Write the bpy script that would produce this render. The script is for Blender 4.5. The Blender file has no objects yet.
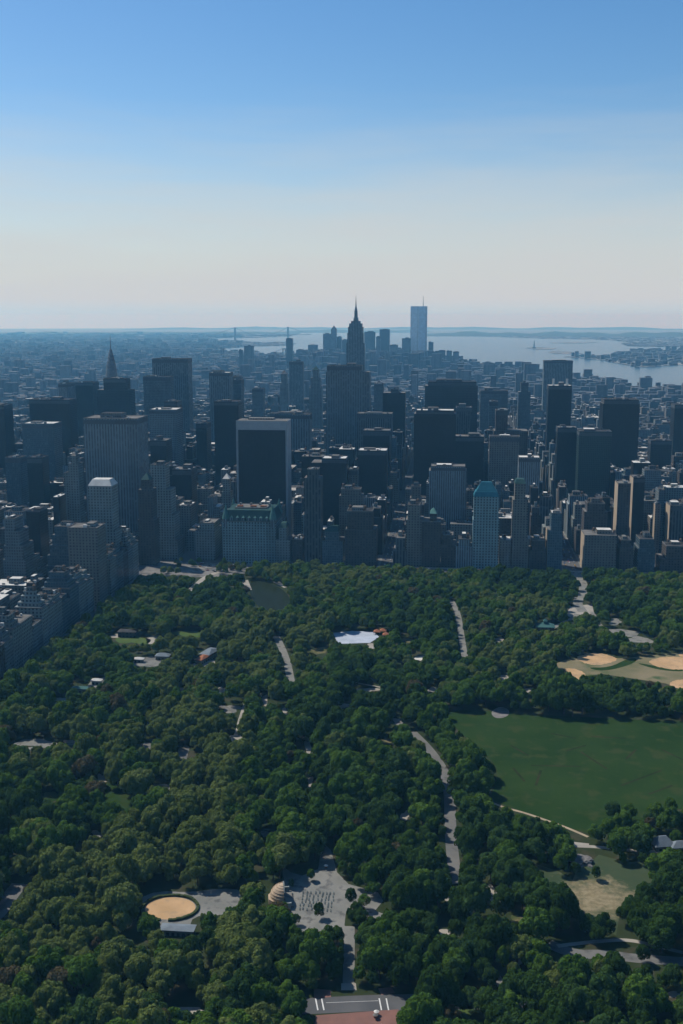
import bpy, bmesh, math, random
import numpy as np
rng = random.Random(7)
PI = math.pi
scene = bpy.context.scene
COL = scene.collection

# ------------------------------------------------------------------ camera geometry
FPX = 1099.4; YAW = math.radians(5.8); PIT = math.radians(10.046); HC = 360.0
FW = (-math.sin(YAW)*math.cos(PIT), math.cos(YAW)*math.cos(PIT), -math.sin(PIT))
RT = (math.cos(YAW), math.sin(YAW), 0.0)
UP = (-math.sin(YAW)*math.sin(PIT), math.cos(YAW)*math.sin(PIT), math.cos(PIT))
R2 = 2*7.4e6
def gz(d):                      # the earth's curve beyond the island's midtown
    return 0.0 if d < 3000 else -(d-3000)**2/R2
def ray(x, y):
    a = (x-341.5)/FPX; b = (512-y)/FPX
    return tuple(FW[i]+RT[i]*a+UP[i]*b for i in range(3))
def G(x, y, z=0.0):             # map survey: where a sight line meets the ground
    r = ray(x, y); zz = z
    for _ in range(12):
        if r[2] > -1e-4: t = 90000.0
        else: t = min((zz-HC)/r[2], 90000.0)
        zz = z+gz(math.hypot(r[0]*t, r[1]*t))
    return (r[0]*t, r[1]*t)
def V(x, y, v):                 # where a sight line meets the street wall at distance v
    r = ray(x, y); t = v/r[1]
    return (r[0]*t, HC+r[2]*t)
def P(X, Y, Z):
    d = (X, Y, Z-HC); dot = lambda a: sum(a[i]*d[i] for i in range(3))
    q = dot(FW)
    return 341.5+FPX*dot(RT)/q, 512-FPX*dot(UP)/q

# ------------------------------------------------------------------ object helpers
def tag(o, label=None, cat=None, group=None, kind=None):
    if label: o['label'] = label
    if cat: o['category'] = cat
    if group: o['group'] = group
    if kind: o['kind'] = kind
    return o
def empty(name, loc=(0,0,0), label=None, cat=None, group=None):
    o = bpy.data.objects.new(name, None); COL.objects.link(o); o.location = loc
    o.empty_display_size = 1
    return tag(o, label, cat, group)
class MB:
    def __init__(s): s.v = []; s.f = []; s.m = []
    def add(s, vs, fs, mi=0):
        b = len(s.v); s.v += [tuple(p) for p in vs]
        for f in fs: s.f.append(tuple(b+i for i in f)); s.m.append(mi)
    def box(s, x0, x1, y0, y1, z0, z1, mi=0, top=1.0, tx=None, ty=None):
        cx, cy = (x0+x1)/2, (y0+y1)/2
        sx = top if tx is None else tx; sy = top if ty is None else ty
        q = lambda x, y: (cx+(x-cx)*sx, cy+(y-cy)*sy, z1)
        s.add([(x0,y0,z0),(x1,y0,z0),(x1,y1,z0),(x0,y1,z0), q(x0,y0),q(x1,y0),q(x1,y1),q(x0,y1)],
              [(0,3,2,1),(4,5,6,7),(0,1,5,4),(1,2,6,5),(2,3,7,6),(3,0,4,7)], mi)
    def pyr(s, x0, x1, y0, y1, z0, z1, mi=0):
        s.add([(x0,y0,z0),(x1,y0,z0),(x1,y1,z0),(x0,y1,z0),((x0+x1)/2,(y0+y1)/2,z1)],
              [(0,3,2,1),(0,1,4),(1,2,4),(2,3,4),(3,0,4)], mi)
    def cyl(s, cx, cy, r0, r1, z0, z1, n=10, mi=0):
        vs = [(cx+r0*math.cos(2*PI*i/n), cy+r0*math.sin(2*PI*i/n), z0) for i in range(n)]
        vs += [(cx+r1*math.cos(2*PI*i/n), cy+r1*math.sin(2*PI*i/n), z1) for i in range(n)]
        fs = [(i, (i+1)%n, n+(i+1)%n, n+i) for i in range(n)]
        fs += [tuple(range(n-1,-1,-1)), tuple(range(n, 2*n))]
        s.add(vs, fs, mi)
    def prism(s, pts, z0, z1, mi=0):
        n = len(pts)
        a = sum(pts[i][0]*pts[(i+1)%n][1]-pts[(i+1)%n][0]*pts[i][1] for i in range(n))
        if a < 0: pts = pts[::-1]
        vs = [(p[0],p[1],z0) for p in pts]+[(p[0],p[1],z1) for p in pts]
        fs = [(i,(i+1)%n,n+(i+1)%n,n+i) for i in range(n)]+[tuple(range(n-1,-1,-1)), tuple(range(n,2*n))]
        s.add(vs, fs, mi)
    def lathe(s, cx, cy, prof, n=12, mi=0):
        b = []
        for r, z in prof:
            b.append([(cx+r*math.cos(2*PI*i/n), cy+r*math.sin(2*PI*i/n), z) for i in range(n)])
        vs = [p for ring in b for p in ring]; fs = []
        for k in range(len(prof)-1):
            for i in range(n):
                j = (i+1)%n; fs.append((k*n+i, k*n+j, (k+1)*n+j, (k+1)*n+i))
        fs.append(tuple(range((len(prof)-1)*n, len(prof)*n))); fs.append(tuple(range(n-1,-1,-1)))
        s.add(vs, fs, mi)
    def build(s, name, mats, parent=None, smooth=False):
        me = bpy.data.meshes.new(name); me.from_pydata(s.v, [], s.f)
        if not isinstance(mats, (list, tuple)): mats = [mats]
        for m in mats: me.materials.append(m)
        if any(s.m): me.polygons.foreach_set('material_index', s.m)
        if smooth: me.polygons.foreach_set('use_smooth', [True]*len(s.f))
        me.update()
        o = bpy.data.objects.new(name, me); COL.objects.link(o)
        if parent: o.parent = parent
        return o

# ------------------------------------------------------------------ materials
def new_mat(name):
    m = bpy.data.materials.new(name); m.use_nodes = True
    nt = m.node_tree; b = nt.nodes['Principled BSDF']
    return m, nt, b
def N(nt, t, **kw):
    n = nt.nodes.new(t)
    for k, v in kw.items(): setattr(n, k, v)
    return n
def math_n(nt, op, a, b=None, c=None):
    n = N(nt, 'ShaderNodeMath', operation=op)
    for i, x in enumerate((a, b, c)):
        if x is None: continue
        if isinstance(x, (int, float)): n.inputs[i].default_value = x
        else: nt.links.new(x, n.inputs[i])
    return n.outputs[0]
def mixc(nt, fac, a, b):
    n = N(nt, 'ShaderNodeMix', data_type='RGBA')
    for s, x in ((n.inputs[0], fac), (n.inputs[6], a), (n.inputs[7], b)):
        if isinstance(x, (int, float)): s.default_value = x
        elif isinstance(x, tuple): s.default_value = (*x, 1)
        else: nt.links.new(x, s)
    return n.outputs[2]
def noise(nt, scale, detail=3, vec=None, rough=.55):
    n = N(nt, 'ShaderNodeTexNoise'); n.inputs['Scale'].default_value = scale
    n.inputs['Detail'].default_value = detail; n.inputs['Roughness'].default_value = rough
    if vec is not None: nt.links.new(vec, n.inputs['Vector'])
    return n.outputs['Fac']
def ramp(nt, fac, a, b):
    n = N(nt, 'ShaderNodeMapRange'); nt.links.new(fac, n.inputs[0])
    n.inputs[1].default_value = a; n.inputs[2].default_value = b
    return n.outputs[0]
def surf(name, c1, c2, scale=.05, rough=.9, detail=4, c3=None, s3=.4, lo=.35, hi=.65):
    m, nt, b = new_mat(name)
    g = N(nt, 'ShaderNodeNewGeometry').outputs['Position']
    col = mixc(nt, ramp(nt, noise(nt, scale, detail, g), lo, hi), c1, c2)
    if c3: col = mixc(nt, ramp(nt, noise(nt, s3, 3, g), .52, .66), col, c3)
    nt.links.new(col, b.inputs['Base Color']); b.inputs['Roughness'].default_value = rough
    b.inputs['Specular IOR Level'].default_value = .03
    return m
def facade(name, wall, win, bay=3.2, fl=3.5, fu=.5, fv=.6, rough=.85, wrough=.2, var=.2, attr=None):
    m, nt, b = new_mat(name)
    tc = N(nt, 'ShaderNodeTexCoord').outputs['Object'] if not attr else N(nt, 'ShaderNodeNewGeometry').outputs['Position']
    ge = N(nt, 'ShaderNodeNewGeometry')
    sn = N(nt, 'ShaderNodeSeparateXYZ'); nt.links.new(ge.outputs['Normal'], sn.inputs[0])
    sp = N(nt, 'ShaderNodeSeparateXYZ'); nt.links.new(tc, sp.inputs[0])
    ax = math_n(nt, 'ABSOLUTE', sn.outputs[0]); ay = math_n(nt, 'ABSOLUTE', sn.outputs[1])
    isx = math_n(nt, 'GREATER_THAN', ax, ay)
    u = math_n(nt, 'ADD', math_n(nt, 'MULTIPLY', sp.outputs[1], isx),
               math_n(nt, 'MULTIPLY', sp.outputs[0], math_n(nt, 'SUBTRACT', 1.0, isx)))
    ub = math_n(nt, 'DIVIDE', u, bay); vb = math_n(nt, 'DIVIDE', sp.outputs[2], fl)
    mu = math_n(nt, 'LESS_THAN', math_n(nt, 'FRACT', ub), fu)
    mv = math_n(nt, 'LESS_THAN', math_n(nt, 'FRACT', vb), fv)
    side = math_n(nt, 'LESS_THAN', math_n(nt, 'ABSOLUTE', sn.outputs[2]), .6)
    mask = math_n(nt, 'MULTIPLY', math_n(nt, 'MULTIPLY', mu, mv), side)
    cb = N(nt, 'ShaderNodeCombineXYZ')
    nt.links.new(math_n(nt, 'FLOOR', ub), cb.inputs[0]); nt.links.new(math_n(nt, 'FLOOR', vb), cb.inputs[1]); nt.links.new(isx, cb.inputs[2])
    wn = N(nt, 'ShaderNodeTexWhiteNoise'); nt.links.new(cb.outputs[0], wn.inputs['Vector'])
    oi = N(nt, 'ShaderNodeObjectInfo').outputs['Random']
    if attr:
        at = N(nt, 'ShaderNodeAttribute'); at.attribute_name = attr; wcol = at.outputs['Color']
    else:
        lo = tuple(c*(1-var) for c in wall); hi = tuple(min(1, c*(1+var)) for c in wall)
        wcol = mixc(nt, oi, lo, hi)
    dirt = noise(nt, .06, 4, tc)
    wcol = mixc(nt, ramp(nt, dirt, .3, .75), mixc(nt, .4, wcol, (.02,.022,.022)), wcol)
    wn2 = N(nt, 'ShaderNodeTexWhiteNoise', noise_dimensions='1D'); nt.links.new(math_n(nt, 'FLOOR', math_n(nt, 'DIVIDE', ub, 3.0)), wn2.inputs['W'])
    wcol = mixc(nt, math_n(nt, 'MULTIPLY', math_n(nt, 'GREATER_THAN', wn2.outputs['Value'], .62), .3), wcol, (.03,.034,.036))
    wv = math_n(nt, 'POWER', wn.outputs['Value'], 4.0)
    wc = mixc(nt, math_n(nt, 'MULTIPLY', wv, .6), win, tuple(min(1, c*1.3+(.1 if wall[0] > .05 else .012)) for c in win))
    nt.links.new(mixc(nt, mask, wcol, wc), b.inputs['Base Color'])
    r = N(nt, 'ShaderNodeMapRange'); nt.links.new(mask, r.inputs[0]); r.inputs[3].default_value = rough; r.inputs[4].default_value = wrough
    nt.links.new(r.outputs[0], b.inputs['Roughness'])
    b.inputs['Specular IOR Level'].default_value = .2
    return m
M = {}
M['lime']   = facade('limestone', (.195,.22,.212), (.035,.04,.045), 4.2, 3.9, .48, .58)
M['tan']    = facade('tan_brick', (.17,.158,.138), (.035,.035,.035), 4.2, 3.8, .45, .55)
M['brown']  = facade('brown_brick', (.07,.062,.056), (.025,.025,.03), 4.2, 3.8, .45, .55)
M['stripe'] = facade('white_marble_piers', (.175,.215,.23), (.05,.06,.07), 4.4, 3.8, .5, 2.0, var=.05)
M['alu']    = facade('pale_aluminium_piers', (.58,.74,.86), (.4,.44,.48), 3.0, 3.8, .4, 2.0, var=.03)
M['pier']   = facade('dark_piers', (.105,.115,.118), (.02,.025,.03), 4.5, 3.6, .55, 2.0)
M['dark']   = facade('dark_glass', (.010,.012,.014), (.006,.009,.012), 3.0, 3.8, .75, .75, .5, .3)
M['brz']    = facade('bronze_glass', (.032,.033,.033), (.016,.018,.02), 3.0, 3.8, .6, .7, .5, .15)
M['green']  = facade('green_glass', (.03,.05,.045), (.014,.03,.03), 3.2, 3.8, .7, .75, .4, .12)
M['blue']   = facade('blue_glass', (.07,.105,.125), (.03,.06,.08), 3.2, 3.8, .6, .6, .5, .12)
M['conc']   = facade('grey_concrete', (.125,.152,.162), (.03,.035,.04), 3.2, 3.7, .55, .55)
M['pale']   = facade('pale_concrete_piers', (.215,.26,.28), (.05,.06,.07), 3.4, 3.3, .5, 2.0)
M['slab']   = facade('grey_slab', (.15,.19,.205), (.05,.068,.078), 5.2, 3.8, .55, 2.0)
M['white']  = surf('white_travertine', (.3,.31,.32), (.26,.27,.28), .1, .6)
M['steel']  = surf('steel_crown', (.13,.14,.15), (.09,.1,.11), .2, .4)
M['steel'].node_tree.nodes['Principled BSDF'].inputs['Metallic'].default_value = .7
M['tar']    = surf('tar_roof', (.03,.03,.032), (.065,.063,.06), .08, .95)
M['gravel'] = surf('gravel_roof', (.17,.16,.145), (.09,.088,.082), .1, .95)
M['whiteroof'] = surf('white_roof', (.55,.54,.5), (.42,.41,.38), .1, .8)
M['redroof'] = surf('red_tile_roof', (.3,.13,.07), (.25,.1,.055), .2, .8)
M['copper'] = surf('green_copper', (.07,.15,.135), (.05,.12,.11), .12, .55)
M['copperdark'] = surf('dark_copper', (.022,.05,.046), (.033,.066,.06), .12, .6)
M['bluecopper'] = surf('blue_copper', (.03,.13,.17), (.022,.10,.13), .12, .5)
M['tank']   = surf('wood_tank', (.14,.1,.07), (.1,.07,.05), .5, .9)
M['dkmetal'] = surf('dark_metal', (.08,.085,.09), (.06,.065,.07), .3, .5)
M['chateau'] = facade('chateau_stone', (.225,.315,.325), (.02,.028,.035), 4.3, 4.0, .46, .62, var=.05)
M['flank']  = surf('sunlit_flank_tan', (.36,.29,.21), (.30,.24,.175), .06, .9)  # sunlight on the east sides, put into this paler tan
M['city']   = facade('distant_walls', (.3,.3,.3), (.03,.035,.04), 4.0, 3.6, .4, .5, attr='tint')

# ------------------------------------------------------------------ towers
HEROES = []         # x0,x1,y0,y1 footprint, px range, ytop, ybottom-visible, short name
KINDNAME = {'skyscraper': 'office_tower', 'apartment block': 'apartment_block', 'hotel': 'grand_hotel', 'office block': 'office_block', 'building': 'building'}
def clutter(root, rg, w, d, z, big=True, roofm='tar'):
    # bulkheads and a water tank on the roof, each its own part
    pw = w*rg.uniform(.3,.5); pd = d*rg.uniform(.35,.55); px = rg.uniform(-.15,.15)*w; py = rg.uniform(-.1,.15)*d; ph = rg.uniform(3.5,7)
    m = MB(); m.box(px-pw/2, px+pw/2, py-pd/2, py+pd/2, z, z+ph, 0); m.box(px-pw/2+.5, px+pw/2-.5, py-pd/2+.5, py+pd/2-.5, z+ph, z+ph+.25, 1)
    m.build('penthouse', [M[rg.choice(['tan','conc','lime','conc'])], M[rg.choice(['gravel','whiteroof','tar','tar','gravel'])]], root)
    if big:
        k = rg.choice((1,1,2))
        for i in range(k):
            tx = (px+pw/2+3.2) if i == 0 else (px-pw/2-3.2)
            if abs(tx) > w/2-2.2: continue
            ty = py+rg.uniform(-.2,.2)*d
            t = MB(); t.cyl(tx, ty, 1.9, 1.9, z+2.2, z+6.2, 10); t.cyl(tx, ty, 2.05, .1, z+6.2, z+7.8, 10)
            for sx in (-1.2,1.2):
                for sy in (-1.2,1.2): t.box(tx+sx-.15, tx+sx+.15, ty+sy-.15, ty+sy+.15, z, z+2.2)
            t.build('water_tank', M['tank'], root)
def span(x0, x1, yt, v, dep):
    # silhouette span in the view -> width of the face turned to the park
    vp = 453.0
    if x1 < vp: x1 = min(vp, vp-(vp-x1)*(v+dep)/v)
    if x0 > vp: x0 = max(vp, vp+(x0-vp)*(v+dep)/v)
    if x1-x0 < 3: x1 = x0+3
    return V(x0, yt, v)[0], V(x1, yt, v)[0]
def T(label, x0, x1, yt, v, dep, mat, roof='flat', steps=None, yvis=None, cat='skyscraper', roofm='tar', short=None, sd=None, XX=None, name=None, flank=False):
    X0, X1 = XX if XX else span(x0, x1, yt, v, dep)
    zt = V((x0+x1)/2, yt, v)[1]
    cx = (X0+X1)/2; w = X1-X0; cy = v+dep/2
    base = gz(math.hypot(cx, cy))
    root = empty(name or KINDNAME.get(cat, 'building'), (cx, cy, base), label, cat)
    rg = random.Random(int(x0*31+v) if sd is None else sd)
    if not steps and cat == 'apartment block' and roof == 'tank':
        steps = [(yt+rg.uniform(5, 13), 0, 0, 0), (yt, rg.uniform(.06,.2), rg.uniform(.06,.2), rg.uniform(.1,.25))]
    tiers = []
    z = 0.0
    for (ys, l, r, dd) in (steps or []):
        z1 = V((x0+x1)/2, ys, v)[1]-base
        tiers.append((-w/2+l*w, w/2-r*w, -dep/2+dd*.3*dep, dep/2-dd*dep*.7, z, z1)); z = z1
    if not tiers: tiers = [(-w/2, w/2, -dep/2, dep/2, 0.0, zt-base)]
    m = MB()
    for t in tiers: m.box(*t)
    m.build('wall', M[mat], root)
    for i, t in enumerate(tiers):
        last = i == len(tiers)-1
        if last and roof in ('pyr', 'mans', 'none', 'crown', 'bluecrown'): break
        r = MB(); s = .55
        if last:
            r.box(t[0]+s, t[1]-s, t[2]+s, t[3]-s, t[5], t[5]+.3); r.build('roof', M[roofm], root)
            pm = MB(); e = .12; h = 1.2
            pm.box(t[0]-e, t[1]+e, t[2]-e, t[2]+.5, t[5], t[5]+h); pm.box(t[0]-e, t[1]+e, t[3]-.5, t[3]+e, t[5], t[5]+h)
            pm.box(t[0]-e, t[0]+.5, t[2]+.5, t[3]-.5, t[5], t[5]+h); pm.box(t[1]-.5, t[1]+e, t[2]+.5, t[3]-.5, t[5], t[5]+h)
            pm.build('parapet', M['gravel'] if mat not in ('dark','green','brz') else M['dkmetal'], root)
        else:
            n = tiers[i+1]
            def strip(a,b,c,d):
                if b-a > 1 and d-c > 1: r.box(a, b, c, d, t[5], t[5]+.3)
            g = .4
            strip(t[0]+g, t[1]-g, t[2]+g, n[2]-g); strip(t[0]+g, t[1]-g, n[3]+g, t[3]-g)
            strip(t[0]+g, n[0]-g, n[2]-g, n[3]+g); strip(n[1]+g, t[1]-g, n[2]-g, n[3]+g)
            if r.f: r.build('terrace', M['gravel'], root)
    t = tiers[-1]; tw = t[1]-t[0]; td = t[3]-t[2]; tc = (t[0]+t[1])/2
    ztop = t[5]
    if roof == 'flat' and cat == 'skyscraper':
        bm2 = MB(); bh = rg.uniform(5, 8); e = .22
        bm2.box(t[0]-e, t[1]+e, t[2]-e, t[2]-.003, ztop-bh-1.5, ztop-1.5); bm2.box(t[0]-e, t[0]-.003, t[2]+.004, t[3], ztop-bh-1.5, ztop-1.5); bm2.box(t[1]+.003, t[1]+e, t[2]+.004, t[3], ztop-bh-1.5, ztop-1.5)
        bm2.build('machine_band', M['dkmetal'], root)
    if roof == 'flat':
        sub = MB(); pw, pd = tw*rg.uniform(.2,.55), td*rg.uniform(.3,.6); ox = rg.uniform(-.2,.2)*tw
        hh = rg.choice((2.2,3,4,5,7))
        sub.box(tc+ox-pw/2, tc+ox+pw/2, (t[2]+t[3])/2-pd/2, (t[2]+t[3])/2+pd/2, ztop+.3, ztop+hh, 0)
        sub.box(tc+ox-pw/2+.5, tc+ox+pw/2-.5, (t[2]+t[3])/2-pd/2+.5, (t[2]+t[3])/2+pd/2-.5, ztop+hh, ztop+hh+.3, 1)
        sub.build('penthouse', [M['conc'] if mat not in ('dark','green','brz') else M['dkmetal'], M[rg.choice(['gravel','whiteroof','gravel','tar'])]], root)
        for i in range(rg.choice((2,3,5))):
            bx = tc+rg.uniform(-.4,.4)*tw; by = t[2]+td*rg.choice((.08,.12,.85)); bw = rg.uniform(2,5)
            q = MB(); q.box(bx-bw/2, bx+bw/2, by-1.5, by+1.5, ztop+.3, ztop+rg.uniform(2,4)); q.build('vent_unit', M[rg.choice(['whiteroof','gravel','steel'])], root)
    elif roof == 'tank':
        for o in (tc,):
            clutter_root = root
        # shift clutter under the last tier's centre
        n0 = len(COL.objects)
        clutter(root, rg, tw, td, ztop+.3)
        for o in list(root.children):
            if o.name.split('.')[0] in ('penthouse', 'water_tank'): o.location.x = tc
    elif roof == 'pyr':
        r = MB(); r.pyr(t[0]-.2, t[1]+.2, t[2]-.2, t[3]+.2, ztop, ztop+tw*.75); r.build('roof', M[roofm], root)
        r = MB(); r.cyl(tc, (t[2]+t[3])/2, .5, .05, ztop+tw*.73, ztop+tw*1.05, 6); r.build('finial', M['steel'], root)
    elif roof == 'mans':
        r = MB(); h = max(6, tw*.25); r.box(t[0]-.3, t[1]+.3, t[2]-.3, t[3]+.3, ztop, ztop+h, 0, tx=.72, ty=.6); r.build('roof', M[roofm], root)
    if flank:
        fm = MB(); t0 = tiers[0]; fm.box(t0[0]-.25, t0[0]-.004, t0[2]+.4, t0[3]-.4, 0, t0[5]-.5); fm.build('sunlit_flank_panel', M['flank'], root)  # added panel, its paler colour imitates sun on this side
    HEROES.append(dict(fx=(X0, X1, v, v+dep), px=(x0, x1), yt=yt, yv=yvis or yt+50, v=v, short=short, X=cx))
    return root, tiers, base

S = 80.5
def st(k): return 1572+S*k           # distance of the k-th cross street south of the park
# ---- far midtown and beyond
r_, t_, b_ = T('broad grey concrete slab tower rising highest on the avenue side', 152,192,359, 2690,42,'slab','flat', yvis=400, short='the broad grey slab tower')
T('pale slim slab tower close behind the dark square block', 143,174,377, 2560,36,'conc', yvis=405)
T('low wide dark tower in front of the steel spire', 97,135,390, 2480,40,'brz', steps=[(390,0,0,0),(379,.2,.12,.1)], yvis=418, short='the dark block below the steel spire')
T('pale mid height office tower with fine vertical bands', 58,75,384, 2750,60,'pale', yvis=399)
T('dark flat roofed office tower beside the pale banded tower', 75,99,383, 2850,50,'dark', yvis=399)
T('large dark charcoal slab at the avenue side', 29,77,400, 2240,45,'dark', yvis=425, short='the large charcoal slab')
T('dark corner tower cut by the photo edge', -8,13,406, 2150,45,'dark', yvis=440)
T('teal glass office block in front of the charcoal slab', 22,62,424, 2050,45,'blue', yvis=480, roofm='whiteroof', short='the teal glass block')
T('small dark office tower with single white roof light', 27,49,458, 1780,30,'dark', yvis=510, roofm='tar')
T('blue grey stepped office block by the photo edge', 5,27,458, 1840,30,'blue', yvis=505)
T('grey tower with pale crowded rooftop machines', 149,183,410, 2060,50,'conc', yvis=440, roofm='whiteroof', short='the grey tower with crowded roof')
T('dark recessed tower with long lit roof edge', 164,182,402, 2200,40,'brz', yvis=412)
T('low black glass block with bright roof rim', 150,172,441, 1960,40,'dark', yvis=464, roofm='gravel')
T('narrow black slab at the left of the tall charcoal tower', 196,211,424, 2130,40,'dark', yvis=472, short='the narrow black slab')
T('grey flat tower with a sunlit white roof', 209,233,373, 2640,45,'slab', yvis=398, roofm='whiteroof', short='the grey tower with lit roof')
T('blue grey shoulder tower adjoining the lit roof tower', 226,244,380, 2760,40,'conc', yvis=398)
T('tall charcoal tower beside the white framed glass tower', 214,243,402, 2040,45,'dark', yvis=470, short='the tall charcoal tower')
T('distant bluish tower with thin vertical bands', 252,265,389, 3050,35,'conc', yvis=415)
T('slim dark shaft in front of the distant banded tower', 233,243,377, 3100,30,'conc', yvis=395)
T('distant square tower standing by the strait', 244,254,346, 7300,60,'conc', yvis=353, roof='flat')
T('slim distant block left of the strait tower', 239,243,350, 7400,40,'conc', yvis=354)
T('far slender tower alone against the bay', 286,293,338.5, 7600,50,'conc', yvis=352)
T('narrow masonry tower tapering to pointed cap', 280,289,382, 3350,22,'lime','pyr', steps=[(384,0,0,0),(374,.15,.15,.15)], yvis=400, roofm='gravel')
T('blue slab tower behind the pointed masonry towers', 289,304,362, 3700,35,'slab', yvis=385, short='the blue slab by the pointed towers')
T('tapered dark masonry tower with stepped shoulders', 309,323,380, 3100,30,'lime','pyr', steps=[(388,0,0,0),(378,.12,.12,.1),(370,.28,.28,.2)], yvis=415, roofm='copperdark', short='the tapered masonry tower')
T('great limestone slab with setbacks under the mast spire', 326,371,367, 2330,38,'slab','flat', steps=[(372,0,0,0),(366,.02,.18,.05)], yvis=440, short='the great limestone slab')
T('low ribbed block left of the limestone slab', 270,310,414, 2400,40,'slab', yvis=440)
T('wide flat block with a lit cornice at the slab foot', 357,393,414, 2250,40,'pier', yvis=428, roofm='gravel', short='the lit cornice block')
T('dark square block with white rooftop units', 363,391,431, 2080,40,'dark', yvis=448, roofm='gravel')
T('black glass tower with long white roof rim', 358,388,451, 1880,40,'dark', yvis=502, roofm='whiteroof', short='the black tower with white rim')
T('dark blue tower with pale cap corners', 383,406,393, 2450,40,'dark', steps=[(393,0,0,0),(390,.35,.3,.2)], yvis=425, short='the tower with pale cap corners')
T('grey slab just beyond the pale cap tower', 374,384,384, 3000,35,'conc', yvis=395)
T('huge black office slab with terraced white roof', 414,456,414, 1960,45,'dark', steps=[(414,0,0,0),(411,.05,.05,.15)], yvis=470, roofm='whiteroof', short='the huge black slab')
T('wide dark slab with notched left edge', 425,478,383, 2500,45,'brz', steps=[(386,0,.0,0),(382,.06,.03,.1)], yvis=405, short='the wide notched slab')
T('dark ribbed tower between the black slabs', 456,472,408, 2260,40,'pier', yvis=436)
T('black tower with thin lit roof line', 455,484,437, 1990,40,'dark', yvis=480, roofm='gravel', short='the black tower with lit line')
T('pale blue hotel tower of close vertical bands', 429,467,471, 1690,35,'pale', steps=[(471,0,0,0),(467,.05,.05,.1)], yvis=520, roofm='gravel', short='the pale blue banded hotel')
T('grey green slab standing beyond the notched slab', 480,508,391, 2900,40,'conc', yvis=410)
T('slender grey tower beyond the grey green slab', 489,498,402, 2500,30,'conc', yvis=415)
T('dark brick tower with a narrow raised top', 493,528,431, 2080,40,'brown', steps=[(431,0,0,0),(411,.05,.6,.2)], yvis=440, short='the dark brick tower')
T('brown grey concrete slab under the dark brick tower', 489,520,437, 1930,30,'tan', yvis=480)
T('slim grey office tower with narrow top', 518,531,384, 3000,30,'conc', steps=[(392,0,0,0),(383,.2,.2,.2)], yvis=405)
T('pale fluted office tower with white bulkhead', 518,540,458, 1800,30,'pale', yvis=490, roofm='whiteroof', short='the pale fluted tower')
T('tall flat slab tower rising against the water', 543,573,361, 3720,45,'slab', yvis=388, short='the flat slab against the water')
r_, t_, b_ = T('dark blue tower with two white roof pylons', 547,572,386, 2420,40,'dark', yvis=430, roofm='whiteroof', short='the tower with roof pylons')
for sx in (-.28, .3):
    q = t_[-1]; m = MB(); m.box((q[1]-q[0])*sx-2, (q[1]-q[0])*sx+2, -14, -10, q[5]+.35, q[5]+15); m.build('roof_pylon', M['whiteroof'], r_)
T('black glass slab left of the green glass tower', 556,577,428, 2060,35,'dark', yvis=480, roofm='gravel', short='the black slab by green glass')
T('dark green glass tower with a flat front', 577,612,432, 1990,40,'green', yvis=500, short='the green glass tower')
T('massive dark glass tower with a low setback crown', 600,640,402, 2240,50,'dark', steps=[(404,0,0,0),(400,.03,.03,.05)], yvis=465, short='the massive dark glass tower')
T('dark slab at the river side cut by the photo edge', 671,692,405, 2520,45,'dark', yvis=445)
T('small dark block beside the riverside slab', 648,672,441, 2350,35,'brz', yvis=455)
T('dark glass block between two black slabs', 311,349,461, 1760,40,'dark', steps=[(463,0,0,0),(459,.3,.02,.1)], yvis=500, roofm='whiteroof', short='the dark glass block')
T('slim tan block beside the dark glass block', 349,359,470, 1800,30,'tan', yvis=490)
T('grey ribbed wall tower beside the white framed glass', 292,312,415, 2200,40,'slab', yvis=450)
# ---- park-side row (59th street) and those just behind
T('broad white tower of close vertical marble piers', 83,148,419, 1650,58,'stripe', yvis=500, roofm='gravel', short='the broad white pier tower')
T('tall slim apartment tower of dark vertical ribs', 304,323,478, 1576,26,'pier', steps=[(478,0,0,0),(470,.18,.18,.1)], yvis=560, cat='apartment block', roofm='gravel', short='the slim ribbed apartment tower')
T('narrow limestone hotel wing with small dormer cap', 276,293,536, 1574,32,'lime', 'mans', steps=[(540,0,0,0),(528,.2,.25,.2)], yvis=560, cat='apartment block', roofm='copperdark')
T('low dark block set between hotel wing and ribbed tower', 292,305,540, 1578,30,'brown', yvis=562, cat='apartment block')
T('blue grey apartment block with peaked dormer crown', 322,345,540, 1574,34,'blue', 'mans', steps=[(541,0,0,0),(532,.15,.2,.2)], yvis=568, cat='apartment block', roofm='copperdark', short='the peaked dormer block')
T('wide dark brick apartment block with one stepped shoulder', 345,378,512, 1574,40,'brown', 'tank', steps=[(530,0,0,0),(512,.06,.12,.2)], yvis=568, cat='apartment block', roofm='tar', short='the wide dark brick block')
T('brown block rising behind the wide dark brick block', 339,364,490, 1660,30,'tan', 'tank', yvis=512, cat='apartment block')
T('corner block with dark piers beside the avenue mouth', 393,408,539, 1574,40,'pier', 'tank', yvis=568, cat='apartment block', roofm='gravel')
T('grey brown apartment tower with stepped shoulders', 406,424,510, 1580,34,'tan', 'tank', steps=[(520,0,0,0),(506,.1,.2,.2)], yvis=568, cat='apartment block')
T('square shouldered brick block with small green roof cap', 422,441,517, 1574,38,'brown', 'pyr', steps=[(522,0,0,0),(514,.42,.22,.3)], yvis=568, cat='apartment block', roofm='copper', short='the block with green roof cap')
T('slim tan tower behind the grey brown apartment tower', 410,422,487, 1680,26,'tan', 'tank', yvis=508, cat='apartment block')
T('plain dark apartment block with one pale roof ledge', 441,456,536, 1576,34,'brown', 'tank', yvis=568, cat='apartment block', roofm='gravel')
T('pale grid fronted apartment block left of copper tower', 456,473,540, 1574,34,'pale', 'tank', yvis=568, cat='apartment block', short='the pale grid block')
r_, t_, b_ = T('pale brick hotel tower with tall blue copper roof', 473,500,497, 1574,30,'chateau', 'bluecrown', steps=[(520,0,0,0),(497,.02,.04,.05)], yvis=566, cat='hotel', short='the blue copper roofed hotel')
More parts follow.
